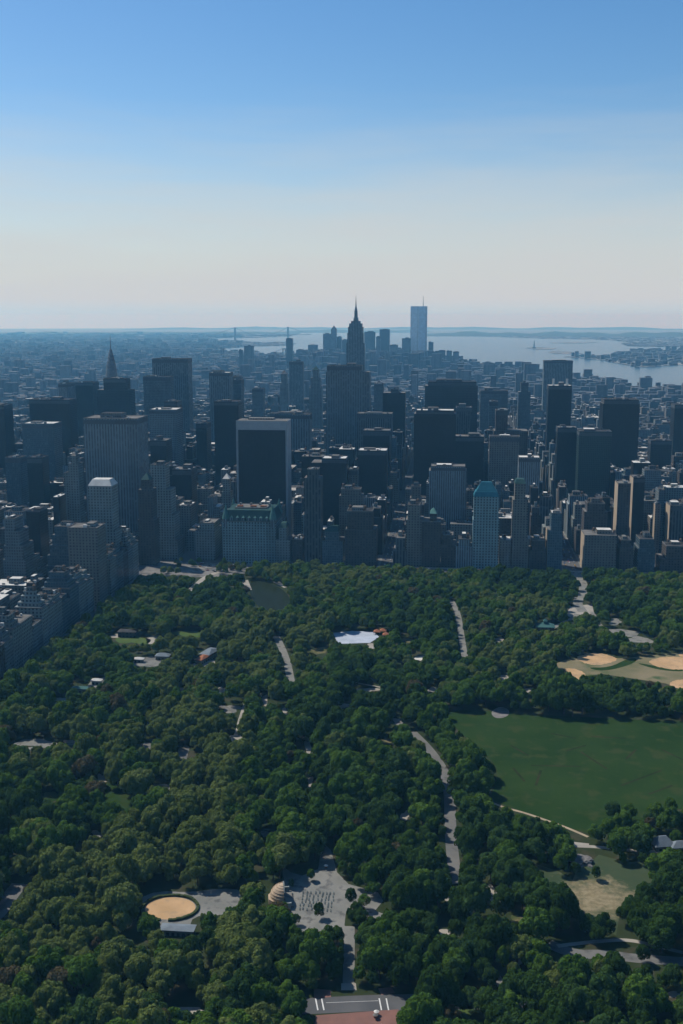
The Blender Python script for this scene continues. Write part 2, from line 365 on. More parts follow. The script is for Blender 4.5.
q = t_[-1]; m = MB(); zc = q[5]; cw = q[1]-q[0]
m.box(q[0]-.4, q[1]+.4, q[2]-.4, q[3]+.4, zc, zc+7, 0, tx=.86, ty=.8); m.box(q[0]+cw*.09, q[1]-cw*.09, q[2]*.74, q[3]*.74, zc+7, zc+20, 0, tx=.5, ty=.3); m.build('roof', M['bluecopper'], r_)
for sx in (-.26, .26):
    m = MB(); m.box((q[0]+q[1])/2+sx*cw-1.1, (q[0]+q[1])/2+sx*cw+1.1, -2, 2, zc+8, zc+22); m.build('chimney', M['lime'], r_)
T('low tan block with a bright sunlit roof ledge', 499,512,541, 1576,34,'tan', 'flat', yvis=566, cat='apartment block', roofm='whiteroof')
T('tall stepped apartment tower with gabled dark crown', 511,530,500, 1576,30,'tan', 'mans', steps=[(540,0,0,0),(500,.05,.1,.1),(484,.15,.25,.2)], yvis=565, cat='apartment block', roofm='copperdark', short='the tall stepped apartment tower')
T('dark wide base block at the foot of the stepped tower', 528,547,541, 1574,38,'brown', 'tank', yvis=566, cat='apartment block', roofm='gravel')
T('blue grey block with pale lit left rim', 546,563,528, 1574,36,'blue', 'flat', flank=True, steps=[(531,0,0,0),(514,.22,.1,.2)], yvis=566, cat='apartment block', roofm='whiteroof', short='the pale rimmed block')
T('slim dark tower set behind the pale rimmed block', 530,541,508, 1690,26,'brown', 'tank', yvis=535, cat='apartment block')
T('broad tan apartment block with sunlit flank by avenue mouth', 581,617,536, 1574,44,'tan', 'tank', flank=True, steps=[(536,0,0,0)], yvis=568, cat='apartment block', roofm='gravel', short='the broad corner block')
T('brown tower rising behind the broad tan corner block', 582,608,506, 1640,34,'brown', 'tank', steps=[(512,0,0,0),(504,.12,.12,.1)], yvis=536, cat='apartment block')
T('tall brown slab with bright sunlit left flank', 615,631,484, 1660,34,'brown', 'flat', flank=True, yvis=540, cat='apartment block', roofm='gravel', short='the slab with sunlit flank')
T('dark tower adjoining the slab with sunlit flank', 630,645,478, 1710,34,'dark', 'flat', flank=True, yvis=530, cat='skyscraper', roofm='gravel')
T('low brown apartment block beside the broad tan block', 616,634,541, 1574,40,'brown', 'tank', yvis=570, cat='apartment block')
T('blue grey apartment block between two low dark brick blocks', 634,656,540, 1574,40,'blue', 'tank', yvis=570, cat='apartment block', short='the blue grey park block')
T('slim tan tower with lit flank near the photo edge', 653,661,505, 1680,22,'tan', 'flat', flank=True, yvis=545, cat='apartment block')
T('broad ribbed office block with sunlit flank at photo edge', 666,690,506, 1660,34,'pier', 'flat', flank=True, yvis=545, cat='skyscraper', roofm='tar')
T('dark low apartment block closing the park row', 656,690,547, 1574,40,'brown', 'tank', yvis=570, cat='apartment block')
T('grey brick block behind the green mansard hotel', 275,287,508, 1660,30,'tan', 'tank', yvis=530, cat='apartment block')
# ---- plaza and fifth avenue side
T('tall cream tower stepping down in terraces by the plaza', 150,183,500, 1590,40,'lime', 'tank', steps=[(540,0,0,0),(515,.0,.1,.15),(490,.0,.22,.25),(466,.02,.42,.35)], yvis=555, cat='skyscraper', roofm='tar', short='the cream terraced tower')
T('dark slim hotel tower with steep pointed roof', 137,150,500, 1545,24,'brown', 'pyr', steps=[(520,-.1,-.1,0),(490,0,0,0),(480,.2,.2,.2)], yvis=560, cat='hotel', roofm='copperdark', XX=(-455,-434), short='the dark pointed hotel')
T('dark office block with bright cluttered roof behind plaza', 172,197,470, 1800,40,'dark', 'flat', yvis=500, roofm='gravel')
T('square limestone department store beside the plaza', 195,222,531, 1590,50,'lime', 'flat', steps=[(531,0,0,0),(524,.2,.05,.2)], yvis=552, cat='office block', roofm='gravel', short='the limestone store')
T('tan block with bright roof terrace behind the cream tower', 178,196,506, 1690,36,'tan', 'flat', yvis=530, cat='office block', roofm='whiteroof')
T('slim masonry tower with a small white pyramid cap', 221,233,483, 1760,18,'lime', 'pyr', steps=[(492,0,0,0),(479,.15,.15,.15)], yvis=505, cat='office block', roofm='whiteroof')
T('cream hotel tower under a sloped silver blue mansard', 88,118,486, 1420,28,'lime', 'mans', steps=[(530,-.12,-.12,0),(486,0,0,0)], yvis=530, cat='hotel', roofm='whiteroof', short='the silver mansard hotel')
T('slender cream tower with a small pointed cap', 68,83,460, 1600,22,'lime', 'pyr', steps=[(464,0,0,0),(456,.25,.25,.2)], yvis=500, cat='apartment block', roofm='gravel')
T('plain brown apartment slab with bright flat roof', 93,121,529, 1310,34,'tan', 'flat', yvis=590, cat='apartment block', roofm='gravel', XX=(-478,-440), short='the plain brown slab')
T('grey green glass block stepping down in wide terraces', 46,90,560, 1330,44,'blue', 'flat', steps=[(566,0,0,0),(556,.03,.02,.1),(546,.1,.04,.2),(536,.18,.06,.3),(528,.26,.08,.4)], yvis=570, cat='office block', roofm='gravel', short='the terraced glass block')
T('dark pyramid stepped block narrowing upward by photo edge', 3,38,560, 1300,40,'conc', 'flat', steps=[(560,0,0,0),(546,.05,.1,.1),(532,.1,.25,.2),(520,.1,.45,.3)], yvis=560, cat='office block', roofm='tar')
T('black glass block beside the terraced glass block', 26,48,512, 1400,30,'dark', 'flat', yvis=555, cat='office block')
# ---- the special towers ------------------------------------------------------
def lm(name, label, cat, X, Y, short=None, px=None, yt=0, yv=None, half=20):
    root = empty(name, (X, Y, gz(math.hypot(X, Y))), label, cat)
    if px: HEROES.append(dict(fx=(X-half, X+half, Y-half, Y+half), px=px, yt=yt, yv=yv, v=Y-half, short=short, X=X))
    return root
# white framed, black glass tower
X0, X1 = span(236, 291, 421, 1735, 40); zt = V(263, 421, 1735)[1]
root = empty('office_tower', ((X0+X1)/2, 1755, 0), 'white travertine framed tower with one huge black glass front', 'skyscraper')
w = X1-X0; m = MB(); m.box(-w/2, w/2, -20, 20, 0, zt); m.build('wall', M['white'], root)
m = MB(); m.box(-w/2+3.2, w/2-3.2, -20.5, -20.003, 0, zt-14.5); m.build('glass_front', M['dark'], root)
for s in (-1, 1):
    m = MB(); m.box(s*w/2-(1.4 if s > 0 else 0), s*w/2+(0 if s > 0 else 1.4), -21.4, -20.005, 0, zt+.4); m.build('edge_fin', M['white'], root)
m = MB(); m.box(-w/2+.8, w/2-.8, -19, 19, zt, zt+.4); m.build('roof', M['gravel'], root)
m = MB(); m.box(-w*.3, w*.2, -4, 14, zt+.4, zt+3); m.build('penthouse', M['tan'], root)
HEROES.append(dict(fx=(X0, X1, 1735, 1775), px=(236, 291), yt=421, yv=505, v=1735, short='the white framed glass tower', X=(X0+X1)/2))
# mansard hotel
X0, X1 = -337, -257; v0, v1 = 1572, 1640; w = X1-X0; d = v1-v0
root = empty('grand_hotel', ((X0+X1)/2, (v0+v1)/2, 0), 'pale chateau style hotel with steep green copper mansard roof', 'hotel')
zw = V(250, 522, 1572)[1]; zr = V(250, 511, 1572)[1]
m = MB(); m.box(-w/2, w/2, -d/2, d/2, 0, zw); m.build('wall', M['chateau'], root)
m = MB(); m.box(-w/2-.6, w/2+.6, -d/2-.6, d/2+.6, zw, zw+1); m.build('cornice', M['gravel'], root)
m = MB(); m.box(-w/2, w/2, -d/2, d/2, zw+1, zr, 0, tx=.84, ty=.8); m.build('roof', M['copperdark'], root)
m = MB(); m.box(-w*.3, w*.3, -d*.22, d*.25, zr, zr+2); m.build('roof_deck', M['gravel'], root)
for gx in (-17, 3, 18):
    m = MB(); m.box(gx-4.5, gx+4.5, -12, -8, zr+2, zr+4.5); m.build('bulkhead', M['redroof'], root)
for sx in (-.44, .44):
    for sy in (-.43, .43):
        m = MB(); m.cyl(sx*w, sy*d, 5.5, 5.5, zw-8, zw+4, 12); m.build('turret', M['pale'], root)
        m = MB(); m.cyl(sx*w, sy*d, 6, .3, zw+4, zr+9, 12); m.build('turret_roof', M['copper'], root)
for i in range(7):
    gx = -w*.33+i*w*.11
    m = MB(); m.box(gx-2, gx+2, -d/2+.4, -d/2+7, zw+1, zw+6); m.pyr(gx-2.4, gx+2.4, -d/2+.2, -d/2+7, zw+6, zw+9, 1); m.build('dormer', [M['pale'], M['copper']], root)
for gx in (-20, -4, 10, 24):
    m = MB(); m.box(gx-1.5, gx+1.5, 6, 10, zr, zr+5); m.build('chimney', M['lime'], root)
HEROES.append(dict(fx=(X0, X1, v0, v1), px=(222, 278), yt=511, yv=566, v=v0, short='the green mansard hotel', X=-297))
# steel spire tower
v = 2940; Xc = V(111, 360, v)[0]
root = lm('spire_tower', 'slender tower with tiered steel crown and needle spire', 'skyscraper', Xc, v, 'the steel spire tower', (104, 120), 340, 380, 16)
z = lambda y: V(111, y, v)[1]
m = MB(); m.box(-19, 19, -19, 19, 0, z(392)); m.box(-15.5, 15.5, -15.5, 15.5, z(392), z(377)); m.build('wall', M['conc'], root)
m = MB(); zc = z(377); zs = z(349); hh = zs-zc
cr = [(17,.0),(15.8,.15),(14,.32),(11.8,.48),(9.2,.63),(6.6,.78),(4.2,.9),(2.2,1.0)]
for (ra, ta), (rb_, tb) in zip(cr[:-1], cr[1:]): m.lathe(0, 0, [(ra, zc+hh*ta), (ra*.98, zc+hh*(ta+(tb-ta)*.6)), (rb_*1.02, zc+hh*tb-.02)], 12)
m.build('crown', M['steel'], root)
m = MB(); m.cyl(0, 0, 2.0, 1.2, zs-3, zs+9, 8); m.cyl(0, 0, 1.2, .25, zs+9, z(334.5), 8); m.build('spire', M['steel'], root)
# mast tower
v = 3600; Xc = V(355.3, 330, v)[0]; z = lambda y: V(355, y, v)[1]
root = lm('mast_tower', 'tall limestone tower with rounded shoulders and mast against the sky', 'skyscraper', Xc, v+22, 'the limestone mast tower', (346, 365), 296, 372, 40)
b0 = gz(v)
m = MB(); m.box(-60, 60, -30, 30, 0, 25); m.box(-40, 40, -28, 28, 25, z(372)); m.box(-26, 26, -22, 22, z(372), z(333))
m.box(-24, 24, -20, 20, z(333), z(327)); m.box(-21, 21, -16, 16, z(327), z(323.5)); m.box(-15, 15, -12, 12, z(323.5), z(321))
m.build('wall', M['slab'], root)
for s in (-1, 1):
    m = MB(); m.box(s*26-(0 if s > 0 else 4), s*26+(4 if s > 0 else 0), -15, 15, z(372), z(343)); m.build('shoulder', M['slab'], root)
m = MB(); m.cyl(0, 0, 9, 7.5, z(321), z(317.5), 12); m.cyl(0, 0, 6, 5.2, z(317.5), z(311), 12); m.cyl(0, 0, 5.2, 2.2, z(311), z(306.5), 12); m.build('mooring_mast', M['conc'], root)
m = MB(); m.cyl(0, 0, 1.9, 1.2, z(306.5), z(301), 8); m.cyl(0, 0, 1.0, .35, z(301), z(295), 6); m.build('antenna', M['dkmetal'], root)
# twin towers
for k, (xa, xb, vv) in enumerate(((410.6, 418.8, 8420), (418.9, 427.2, 8300))):
    Xa = V(xa, 310, vv)[0]; Xb = V(xb, 310, vv)[0]; base = gz(vv); zt = V(418, 306.3, vv)[1]-base
    lab = ('pale twin tower without mast, tight beside its masted twin', 'pale twin tower carrying a tall roof mast')[k]
    root = empty('twin_tower', ((Xa+Xb)/2, vv+30, base), lab, 'skyscraper', 'twin towers at the island tip')
    w = Xb-Xa
    m = MB(); m.box(-w/2, w/2, -30, 30, 0, zt); m.build('wall', M['alu'], root)
    m = MB(); m.box(-w/2+.8, w/2-.8, -29, 29, zt, zt+.5); m.build('roof', M['gravel'], root)
    if k == 1:
        m = MB(); m.cyl(0, 0, 2.5, .8, zt+.5, V(423, 295.5, vv)[1]-base, 8); m.build('antenna', M['dkmetal'], root)
    HEROES.append(dict(fx=(Xa, Xb, vv, vv+60), px=(xa, xb), yt=306, yv=350, v=vv, short=('the twin towers' if k else None), X=Xa))
# downtown cluster
for (x0, x1, yt, v, mt, rf, lab) in (
    (323,334,334,8700,'pale','tank','broad pale blue downtown tower left of the pointed top'),
    (331,337,329.5,8600,'pale','pyr','downtown tower with pointed green top by mast tower'),
    (336,342,337,8750,'pale','tank','downtown shoulder block right of the pointed top'),
    (364.5,375.5,332,8500,'slab','flat','flat downtown slab showing right of the mast tower'),
    (379.5,390,329.5,8600,'slab','flat','dark square downtown tower between bay openings'),
    (376,381,337,8450,'pale','flat','small downtown block joined to the dark square tower'),
    (390,398,345,8400,'pale','flat','low downtown block descending toward the bay gap'),
    (402,411,338.5,8350,'pale','flat','stepped downtown block against the unmasted twin'),
    (428.5,433.5,342.5,8250,'slab','flat','slim shaft tower right of the masted twin'),
    (438.5,445.5,350.5,7900,'pale','flat','leftmost of three equal riverside slabs'),
    (446.5,452,351,7950,'pale','flat','middle one of three equal riverside slabs'),
    (453,459,351.8,7900,'pale','flat','rightmost of three equal riverside slabs'),
    (308,318,345,8400,'pale','tank','low grey downtown block left of pale tower'),
    (296,307,350,8300,'pale','tank','long low downtown block right of slender bay tower'),
    (342,348,340,8500,'pale','tank','downtown block tucked against the left of the mast tower'),
    (433,438,352,8200,'pale','flat','short downtown block between shaft and riverside slabs'),
    (484,495,363.5,6900,'pale','flat','dark square riverside warehouse against the water')):
    T(lab, x0, x1, yt, v, 45, mt, rf, yvis=yt+16, cat='skyscraper')
# ---- apartment row along the fifth avenue edge of the park
vv = 880.0; k = 0; rr_ = random.Random(17)
ORDR = ['first','second','third','fourth','fifth','sixth','seventh','eighth','ninth','tenth','eleventh','twelfth','thirteenth','fourteenth','fifteenth','sixteenth','seventeenth','eighteenth','nineteenth','twentieth','twenty first','twenty second']
MN = {'lime': 'cream stone', 'tan': 'tan brick', 'brown': 'dark brick', 'blue': 'blue grey', 'conc': 'grey stone'}
while vv < 1500 and k < 22:
    L = rr_.uniform(19, 31); h = rr_.choice((38,42,46,50,50,55,60)); mt = rr_.choice(('lime','tan','lime','brown','blue','conc','lime'))
    if not (1304 < vv+L and vv < 1350):
        X1 = -440; X0 = X1-rr_.uniform(26,40); st_k = rr_.choice((0,1,1,2,3))
        root = empty('apartment_house', ((X0+X1)/2, vv+L/2, 0), f'{MN[mt]} apartment house, {ORDR[k]} along the park avenue from the photo edge', 'apartment house'); w = X1-X0
        m = MB(); z0, z1 = 0, h; i1_ = 0; zs_ = []
        for q_ in range(st_k+1):
            m.box(-w/2+i1_, w/2-i1_*1.3, -L/2+i1_, L/2-i1_, z0, z1); zs_.append((i1_, z1)); z0 = z1; z1 += rr_.uniform(3.5,7); i1_ += rr_.uniform(1.5,2.6)
        m.build('wall', M[mt], root)
        m = MB(); m.box(-w/2-.7, w/2+.7, -L/2-.7, L/2+.7, h-1.2, h-.2); m.build('cornice', M['gravel'], root)
        ins, hh = zs_[-1]
        m = MB(); m.box(-w/2+ins+.6, w/2-ins*1.3-.6, -L/2+ins+.6, L/2-ins-.6, hh, hh+.3); m.build('roof', M[rr_.choice(['tar','tar','gravel','tar'])], root)
        if st_k:
            m = MB(); m.box(w/2-zs_[1][0]*1.3+.2, w/2-.4, -L/2+.4, L/2-.4, h, h+.25); m.build('terrace', M['gravel'], root)
        clutter(root, rr_, (w-2*ins)*.85, (L-2*ins)*.9, hh+.3)
        for _ in range(7):
            bx = rr_.uniform(-.42,.36)*(w-2*ins); by = rr_.choice((-.4,-.3,.3,.4,.1))*(L-2*ins); bw = rr_.uniform(.7,2.2)
            m = MB(); m.box(bx-bw, bx+bw, by-1.0, by+1.0, hh+.3, hh+rr_.uniform(1.4,3.6)); m.build('roof_hut', M[rr_.choice(['whiteroof','gravel','tan','lime','steel','tar'])], root)
        if k == 1:
            root['label'] = 'apartment house with two pale slanted skylight slabs near photo edge'
            for s in (-4, 5):
                m = MB(); m.box(w/2-9-ins, w/2-3-ins, s-3, s+3, hh+.3, hh+5, 0, tx=.6); m.build('skylight', M['whiteroof'], root)
        HEROES.append(dict(fx=(X0, X1, vv, vv+L), px=(0, 0), yt=0, yv=0, v=vv, short=None, X=X0))
        k += 1
    vv += L+rr_.choice((.6,.6,.6,15))
# ------------------------------------------------------------------ ordinary blocks of the street grid
AV = [-2400,-2200,-2000,-1790,-1590,-1390,-1190,-1010,-850,-710,-570,-426,-90,176,450,725,1000,1275,1500]
PARKX0, PARKX1, PARKY1 = -414, 470, 1540
def clash(x0, x1, y0, y1):
    for h in HEROES:
        a = h['fx']
        if x0 < a[1]+1.5 and x1 > a[0]-1.5 and y0 < a[3]+1.5 and y1 > a[2]-1.5: return True
    return False
# shoreline survey (sight lines to the waterline)
WATER = [
 [(292,331.0),(345,331.5),(440,334),(470,336),(540,338.5),(600,339.5),(622,341),(628,346),(683,347),(820,347),(820,412),(683,392),(665,389),(650,390),(640,388),(620,383),(575,377),(545,371),(518,368),(500,366),(460,361.5),(430,358),(400,356),(292,357)],
 [(203,338.5),(230,338),(262,337.4),(293,336),(293,342),(262,342.3),(230,340.2),(205,339.6)],
 [(207,350.5),(225,348),(250,346.5),(293,345),(293,356),(258,355),(256,351),(225,352.2),(208,352.8)],
 [(196,357.2),(207,354.2),(207,355.8),(197,357.8)], [(-60,360),(11,360),(12,362.5),(-60,363)]]
ISLES = [
 [(525,348.2),(533,346.8),(546,347.3),(558,348.4),(550,349.6),(535,349.2)],
 [(547,352),(555,350.6),(570,351.5),(583,353),(575,354.1),(555,353.6)],
 [(563,356.6),(590,355.4),(610,356.3),(622,351.5),(650,349.6),(683,350),(820,351),(820,366),(683,364.5),(640,367),(618,363),(603,360),(585,358)],
 [(545,343),(575,341.6),(600,342.6),(575,343.4)]]
def inpoly(x, y, p):
    c = False; n = len(p)
    for i in range(n):
        x1, y1 = p[i]; x2, y2 = p[(i+1)%n]
        if (y1 > y) != (y2 > y) and x < (x2-x1)*(y-y1)/(y2-y1)+x1: c = not c
    return c
def is_land(px, py):
    for k, q in enumerate(ISLES):
        if inpoly(px, py, q): return 2+k
    for q in WATER:
        if inpoly(px, py, q): return 0
    return 1
lots = []
def zone(X, v):
    if v < 1560:                                      # beside the park
        return rng.choice((16,18,20,22,26,34,45,60)) if X < -560 else rng.uniform(18,55)
    if v < 1850 and -450 < X < 420: return rng.choice((38,50,60,72,85,95))
    if v < 2950:
        if X > 500: return rng.choice((14,16,18,20,25,40))
        if -800 < X < 330: return rng.choice((18,30,45,60,75,95,120))
        return rng.choice((18,22,28,40,60,85)) if X < 0 else rng.choice((18,22,28,45,70))
    return rng.choice((15,18,22,28,35,50,65)) if -700 < X < 500 else rng.choice((12,15,18,22,30,45))
FR = {}
for k in range(-10, 34):
    y0 = 1572+S*k; 
    for a, b in zip(AV[:-1], AV[1:]):
        bx0, bx1 = a+15, b-15
        if y0+62 < 1570 and bx1 > PARKX0-20 and bx0 < PARKX1+25: continue
        if y0 < 700: continue
        for row_ in (0, 1):
            ya, yb = (y0, y0+30.6) if row_ == 0 else (y0+31.2, y0+62)
            x = bx0
            while x < bx1-8:
                wd = rng.choice((9,12,16,20,26,34,44)); x1 = min(x+wd, bx1)
                if bx1-x1 < 8: x1 = bx1
                px = P((x+x1)/2, ya, 20)[0]
                if -320 < px < 1020: lots.append((x, x1, ya, yb, zone(x, ya)))
                x = x1+rng.choice((.4,.4,.4,1.5))
def cols(x0, x1, y0, y1, z):
    pts = [P(x, y, zz) for x in (x0, x1) for y in (y0, y1) for zz in (0, z)]
    return min(p[0] for p in pts), max(p[0] for p in pts)
good = []
for (x0, x1, y0, y1, h) in lots:
    if clash(x0, x1, y0, y1): continue
    if y0 < 1572 and x1 > -436: continue
    if 1490 < y0 < 1572 and x1 > -450: continue
    g = gz(math.hypot((x0+x1)/2, y0))
    a, b = cols(x0, x1, y0, y1, h)
    lim = 430 if a < 600 else 452
    if y0 > 2950: lim = 396 if y0 < 3600 else 380
    cap = lim+rng.uniform(0, 22)
    for H_ in HEROES:
        if H_['v'] > y0+1 and H_['px'][1] > H_['px'][0]:
            o = min(b, H_['px'][1])-max(a, H_['px'][0])
            if o > 1.0: cap = max(cap, H_['yv']+rng.uniform(-4, 8) if H_['yv'] else 0)
    zc = V((a+b)/2, cap, y0)[1]-g
    h2 = min(h, zc)
    if h2 < 9: h2 = rng.uniform(8, 14)
    good.append([x0, x1, y0, y1, h2, g, a, b])
good.sort(key=lambda q: q[2])
prof = np.full(900, 1024.0)
allb = [(q[2], 'f', q) for q in good]+[(H_['v'], 'h', H_) for H_ in HEROES]
allb.sort(key=lambda t: t[0])
area = {}
for v_, t, q in allb:
    if t == 'f':
        yt = P((q[0]+q[1])/2, q[2], q[4]+q[5])[1]; c0, c1 = int(max(0, q[6]+100)), int(min(899, q[7]+100))
        yb = P((q[0]+q[1])/2, q[2], q[5])[1]
        if c1 <= c0: c1 = c0+1
        seg = prof[c0:c1]; vis = np.minimum(seg, yb)-yt
        inn = slice(max(0, 100-c0), None) if c0 < 100 else slice(0, max(0, 783-c0))
        area[id(q)] = float(np.clip(vis[inn], 0, None).sum())
    elif q['px'][1] > q['px'][0]:
        c0, c1 = int(max(0, q['px'][0]+100)), int(min(899, q['px'][1]+100)); yt = q['yt']
    else: continue
    prof[c0:c1] = np.minimum(prof[c0:c1], yt)
order = sorted(good, key=lambda q: -area.get(id(q), 0))
NIND = 190
chosen = [q for q in order[:NIND] if area[id(q)] > 4]
rest = [q for q in good if all(q is not c for c in chosen)] if False else None
cs = set(id(q) for q in chosen); rest = [q for q in good if id(q) not in cs]
ORD = ['', 'second ', 'third ', 'fourth ', 'fifth ', 'sixth ', 'seventh ', 'eighth ', 'ninth ', 'tenth ', 'eleventh ', 'twelfth ', 'thirteenth ', 'fourteenth ', 'fifteenth ', 'sixteenth ']
NAMED = [h for h in HEROES if h['short']]
WORDS = {'lime': 'cream stone', 'tan': 'tan brick', 'brown': 'dark brown brick', 'conc': 'grey concrete', 'blue': 'blue grey glass', 'pier': 'dark ribbed', 'dark': 'black glass', 'pale': 'pale banded'}
used = {}
def brgrp(b):
    return 'mid blocks among the towers'
for q in chosen:
    x0, x1, y0, y1, h, g, a, b = q
    rg = random.Random(int(x0*7+y0*13))
    mt = rg.choice(['lime','tan','brown','conc','tan','lime','brown']) if h < 70 else rg.choice(['conc','dark','blue','pier','lime','tan','dark','pale'])
    cx, cy = (x0+x1)/2, (y0+y1)/2; pxm = P(cx, cy, g+h)
    best = None
    for H_ in NAMED:
        hx = sum(H_['px'])/2; d = abs(hx-pxm[0])*1.0+abs(H_['yt']+30-pxm[1])*.6+(0 if abs(H_['v']-y0) < 400 else 25)
        if best is None or d < best[0]: best = (d, H_)
    H_ = best[1]; dx = pxm[0]-sum(H_['px'])/2; hw = (H_['px'][1]-H_['px'][0])/2
    rel = ('standing before' if y0 < H_['v'] else 'rising behind') if abs(dx) < hw+6 else ('toward the avenue from' if False else ('left of' if dx < 0 else 'right of'))
    size = 'low' if h < 26 else 'mid height' if h < 60 else 'tall'
    cat = 'apartment block' if mt in ('lime','tan','brown') else 'office block'
    key = (size, mt, rel, H_['short']); n = used.get(key, 0); used[key] = n+1
    noun = 'apartment block' if cat == 'apartment block' else 'office block'
    if n < len(ORD):
        label = f"{ORD[n]}{size} {WORDS[mt]} {noun} {rel} {H_['short']}"
    else: label = f"{size} {WORDS[mt]} {noun} far along {rel} {H_['short']}"
    if len(label.split()) > 16: label = f"{ORD[n]}{size} {WORDS[mt]} block {rel} {H_['short']}"
    root = empty(KINDNAME[cat], (cx, cy, g), label, cat, 'blocks of the city street grid')
    w, d = x1-x0, y1-y0
    m = MB()
    if h > 45 and w > 14:
        s1 = h*rg.uniform(.6, .85); i = rg.uniform(2, 4)
        m.box(-w/2, w/2, -d/2, d/2, 0, s1); m.box(-w/2+i, w/2-i, -d/2+i, d/2-i, s1, h)
        r = MB(); r.box(-w/2+.3, w/2-.3, -d/2+.3, -d/2+i-.2, s1, s1+.3); r.build('terrace', M['gravel'], root)
    else: i = 0; m.box(-w/2, w/2, -d/2, d/2, 0, h)
    m.build('wall', M[mt], root)
    r = MB(); e = i+.5; r.box(-w/2+e, w/2-e, -d/2+e, d/2-e, h, h+.3); r.build('roof', M[rg.choice(['tar','gravel','tar','tar','gravel','whiteroof'])], root)
    if w > 11: clutter(root, rg, (w-2*i)*.9, (d-2*i)*.9, h+.3, w > 16)
    for _ in range(2):
        bx = rg.uniform(-.38,.38)*(w-2*i); by = rg.choice((-.38,.36))*(d-2*i); bw = rg.uniform(.8,2.2)
        u = MB(); u.box(bx-bw, bx+bw, by-1.2, by+1.2, h+.3, h+rg.uniform(1.6,3.2)); u.build('roof_hut', M[rg.choice(['whiteroof','gravel','tan','steel'])], root)
# the remaining thousands of roofs: one mass
CV = []; CF = []; CT = []
def cbox(x0, x1, y0, y1, z0, z1, wall, roof):
    b = len(CV)
    CV.extend([(x0,y0,z0),(x1,y0,z0),(x1,y1,z0),(x0,y1,z0),(x0,y0,z1),(x1,y0,z1),(x1,y1,z1),(x0,y1,z1)])
    CF.extend([(b+4,b+5,b+6,b+7),(b,b+1,b+5,b+4),(b+1,b+2,b+6,b+5),(b+2,b+3,b+7,b+6),(b+3,b,b+4,b+7)])
    CT.extend([roof, wall, wall, wall, wall])
WT = [(.14,.135,.12),(.10,.09,.08),(.06,.052,.045),(.09,.1,.1),(.19,.195,.185),(.035,.045,.05),(.08,.092,.1)]
RTN = [(.03,.03,.03),(.05,.05,.048),(.07,.068,.065),(.12,.115,.105),(.55,.53,.48),(.4,.38,.34),(.04,.04,.04),(.06,.058,.055),(.09,.08,.07),(.045,.045,.045)]
for (x0, x1, y0, y1, h, g, a, b) in rest:
    w = rng.choice(WT); r = rng.choice(RTN)
    cbox(x0, x1, y0, y1, g, g+h, w, r)
    if rng.random() < .8:
        pw = (x1-x0)*rng.uniform(.2,.45); px = rng.uniform(x0+1, x1-pw-1); py = y0+rng.uniform(2, 14)
        cbox(px, px+pw, py, py+rng.uniform(4,10), g+h, g+h+rng.uniform(2.5,5), rng.choice(WT), rng.choice(RTN))
WTF = [(.19,.21,.225),(.15,.165,.18),(.13,.135,.14),(.23,.235,.24),(.17,.185,.2),(.10,.115,.13)]  # far walls paler and bluer: part of the haze is in their colour
RTF = [(.09,.095,.1),(.11,.115,.12),(.13,.13,.13),(.16,.16,.155),(.1,.105,.11),(.12,.12,.12),(.3,.29,.27)]  # far roofs in low contrast, hazy softness put into the colour
# farther neighbourhoods, across the river and at the island tip
v = 4260.0
while v < 27000:
    step = 34+v*.0030 if v < 15500 else 150+(v-15500)*.012; xl = V(-90, 400, v)[0]; xr = V(775, 400, v)[0]
    x = xl
    while x < xr:
        wd = rng.uniform(14, 44)*(1+v/15000)*(1 if v < 15500 else 1.5); dp = rng.uniform(16, step*.8)
        yy = v+rng.uniform(-.25,.25)*step
        g = gz(math.hypot(x, yy)); p = P(x+wd/2, yy, g)
        lk = is_land(*p)
        if lk == 1 or (lk == 4 and rng.random() < .5):
            h = rng.choice((8,10,11,13,16,20,26))
            if rng.random() < .05: h = rng.uniform(30, 60)
            if rng.random() < .015 and v < 7200: h = rng.uniform(55, 100)
            if 240 < p[0] < 462 and 7300 < v < 9000: h = rng.choice((30,45,60,80,100,125))*(1 if 300 < p[0] < 440 else .55)
            elif 200 < p[0] < 700 and v < 7300: h *= 1.25
            hy = P(x, yy, g+h)[1]
            lim = 346+abs(p[0]-375)*.06 if 240 < p[0] < 462 else (353 if p[0] < 290 and v < 7000 else 330)
            if 440 < p[0] and lk == 1: lim = 352+(p[0]-440)*.115
            if hy < lim: h = max(6, h-(lim-hy)*v/FPX)
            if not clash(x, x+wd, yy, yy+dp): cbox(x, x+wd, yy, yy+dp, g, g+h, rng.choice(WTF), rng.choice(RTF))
        x += wd+rng.choice((2,4,10,24))*(1+v/12000)*(1 if v < 15500 else 5)
    v += step
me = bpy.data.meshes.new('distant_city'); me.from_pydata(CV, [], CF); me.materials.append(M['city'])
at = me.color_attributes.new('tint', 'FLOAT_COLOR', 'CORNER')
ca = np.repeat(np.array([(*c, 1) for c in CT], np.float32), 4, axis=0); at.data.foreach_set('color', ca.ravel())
o = bpy.data.objects.new('distant_city', me); COL.objects.link(o)
tag(o, 'countless small city buildings spreading to the rivers', 'city', kind='stuff')

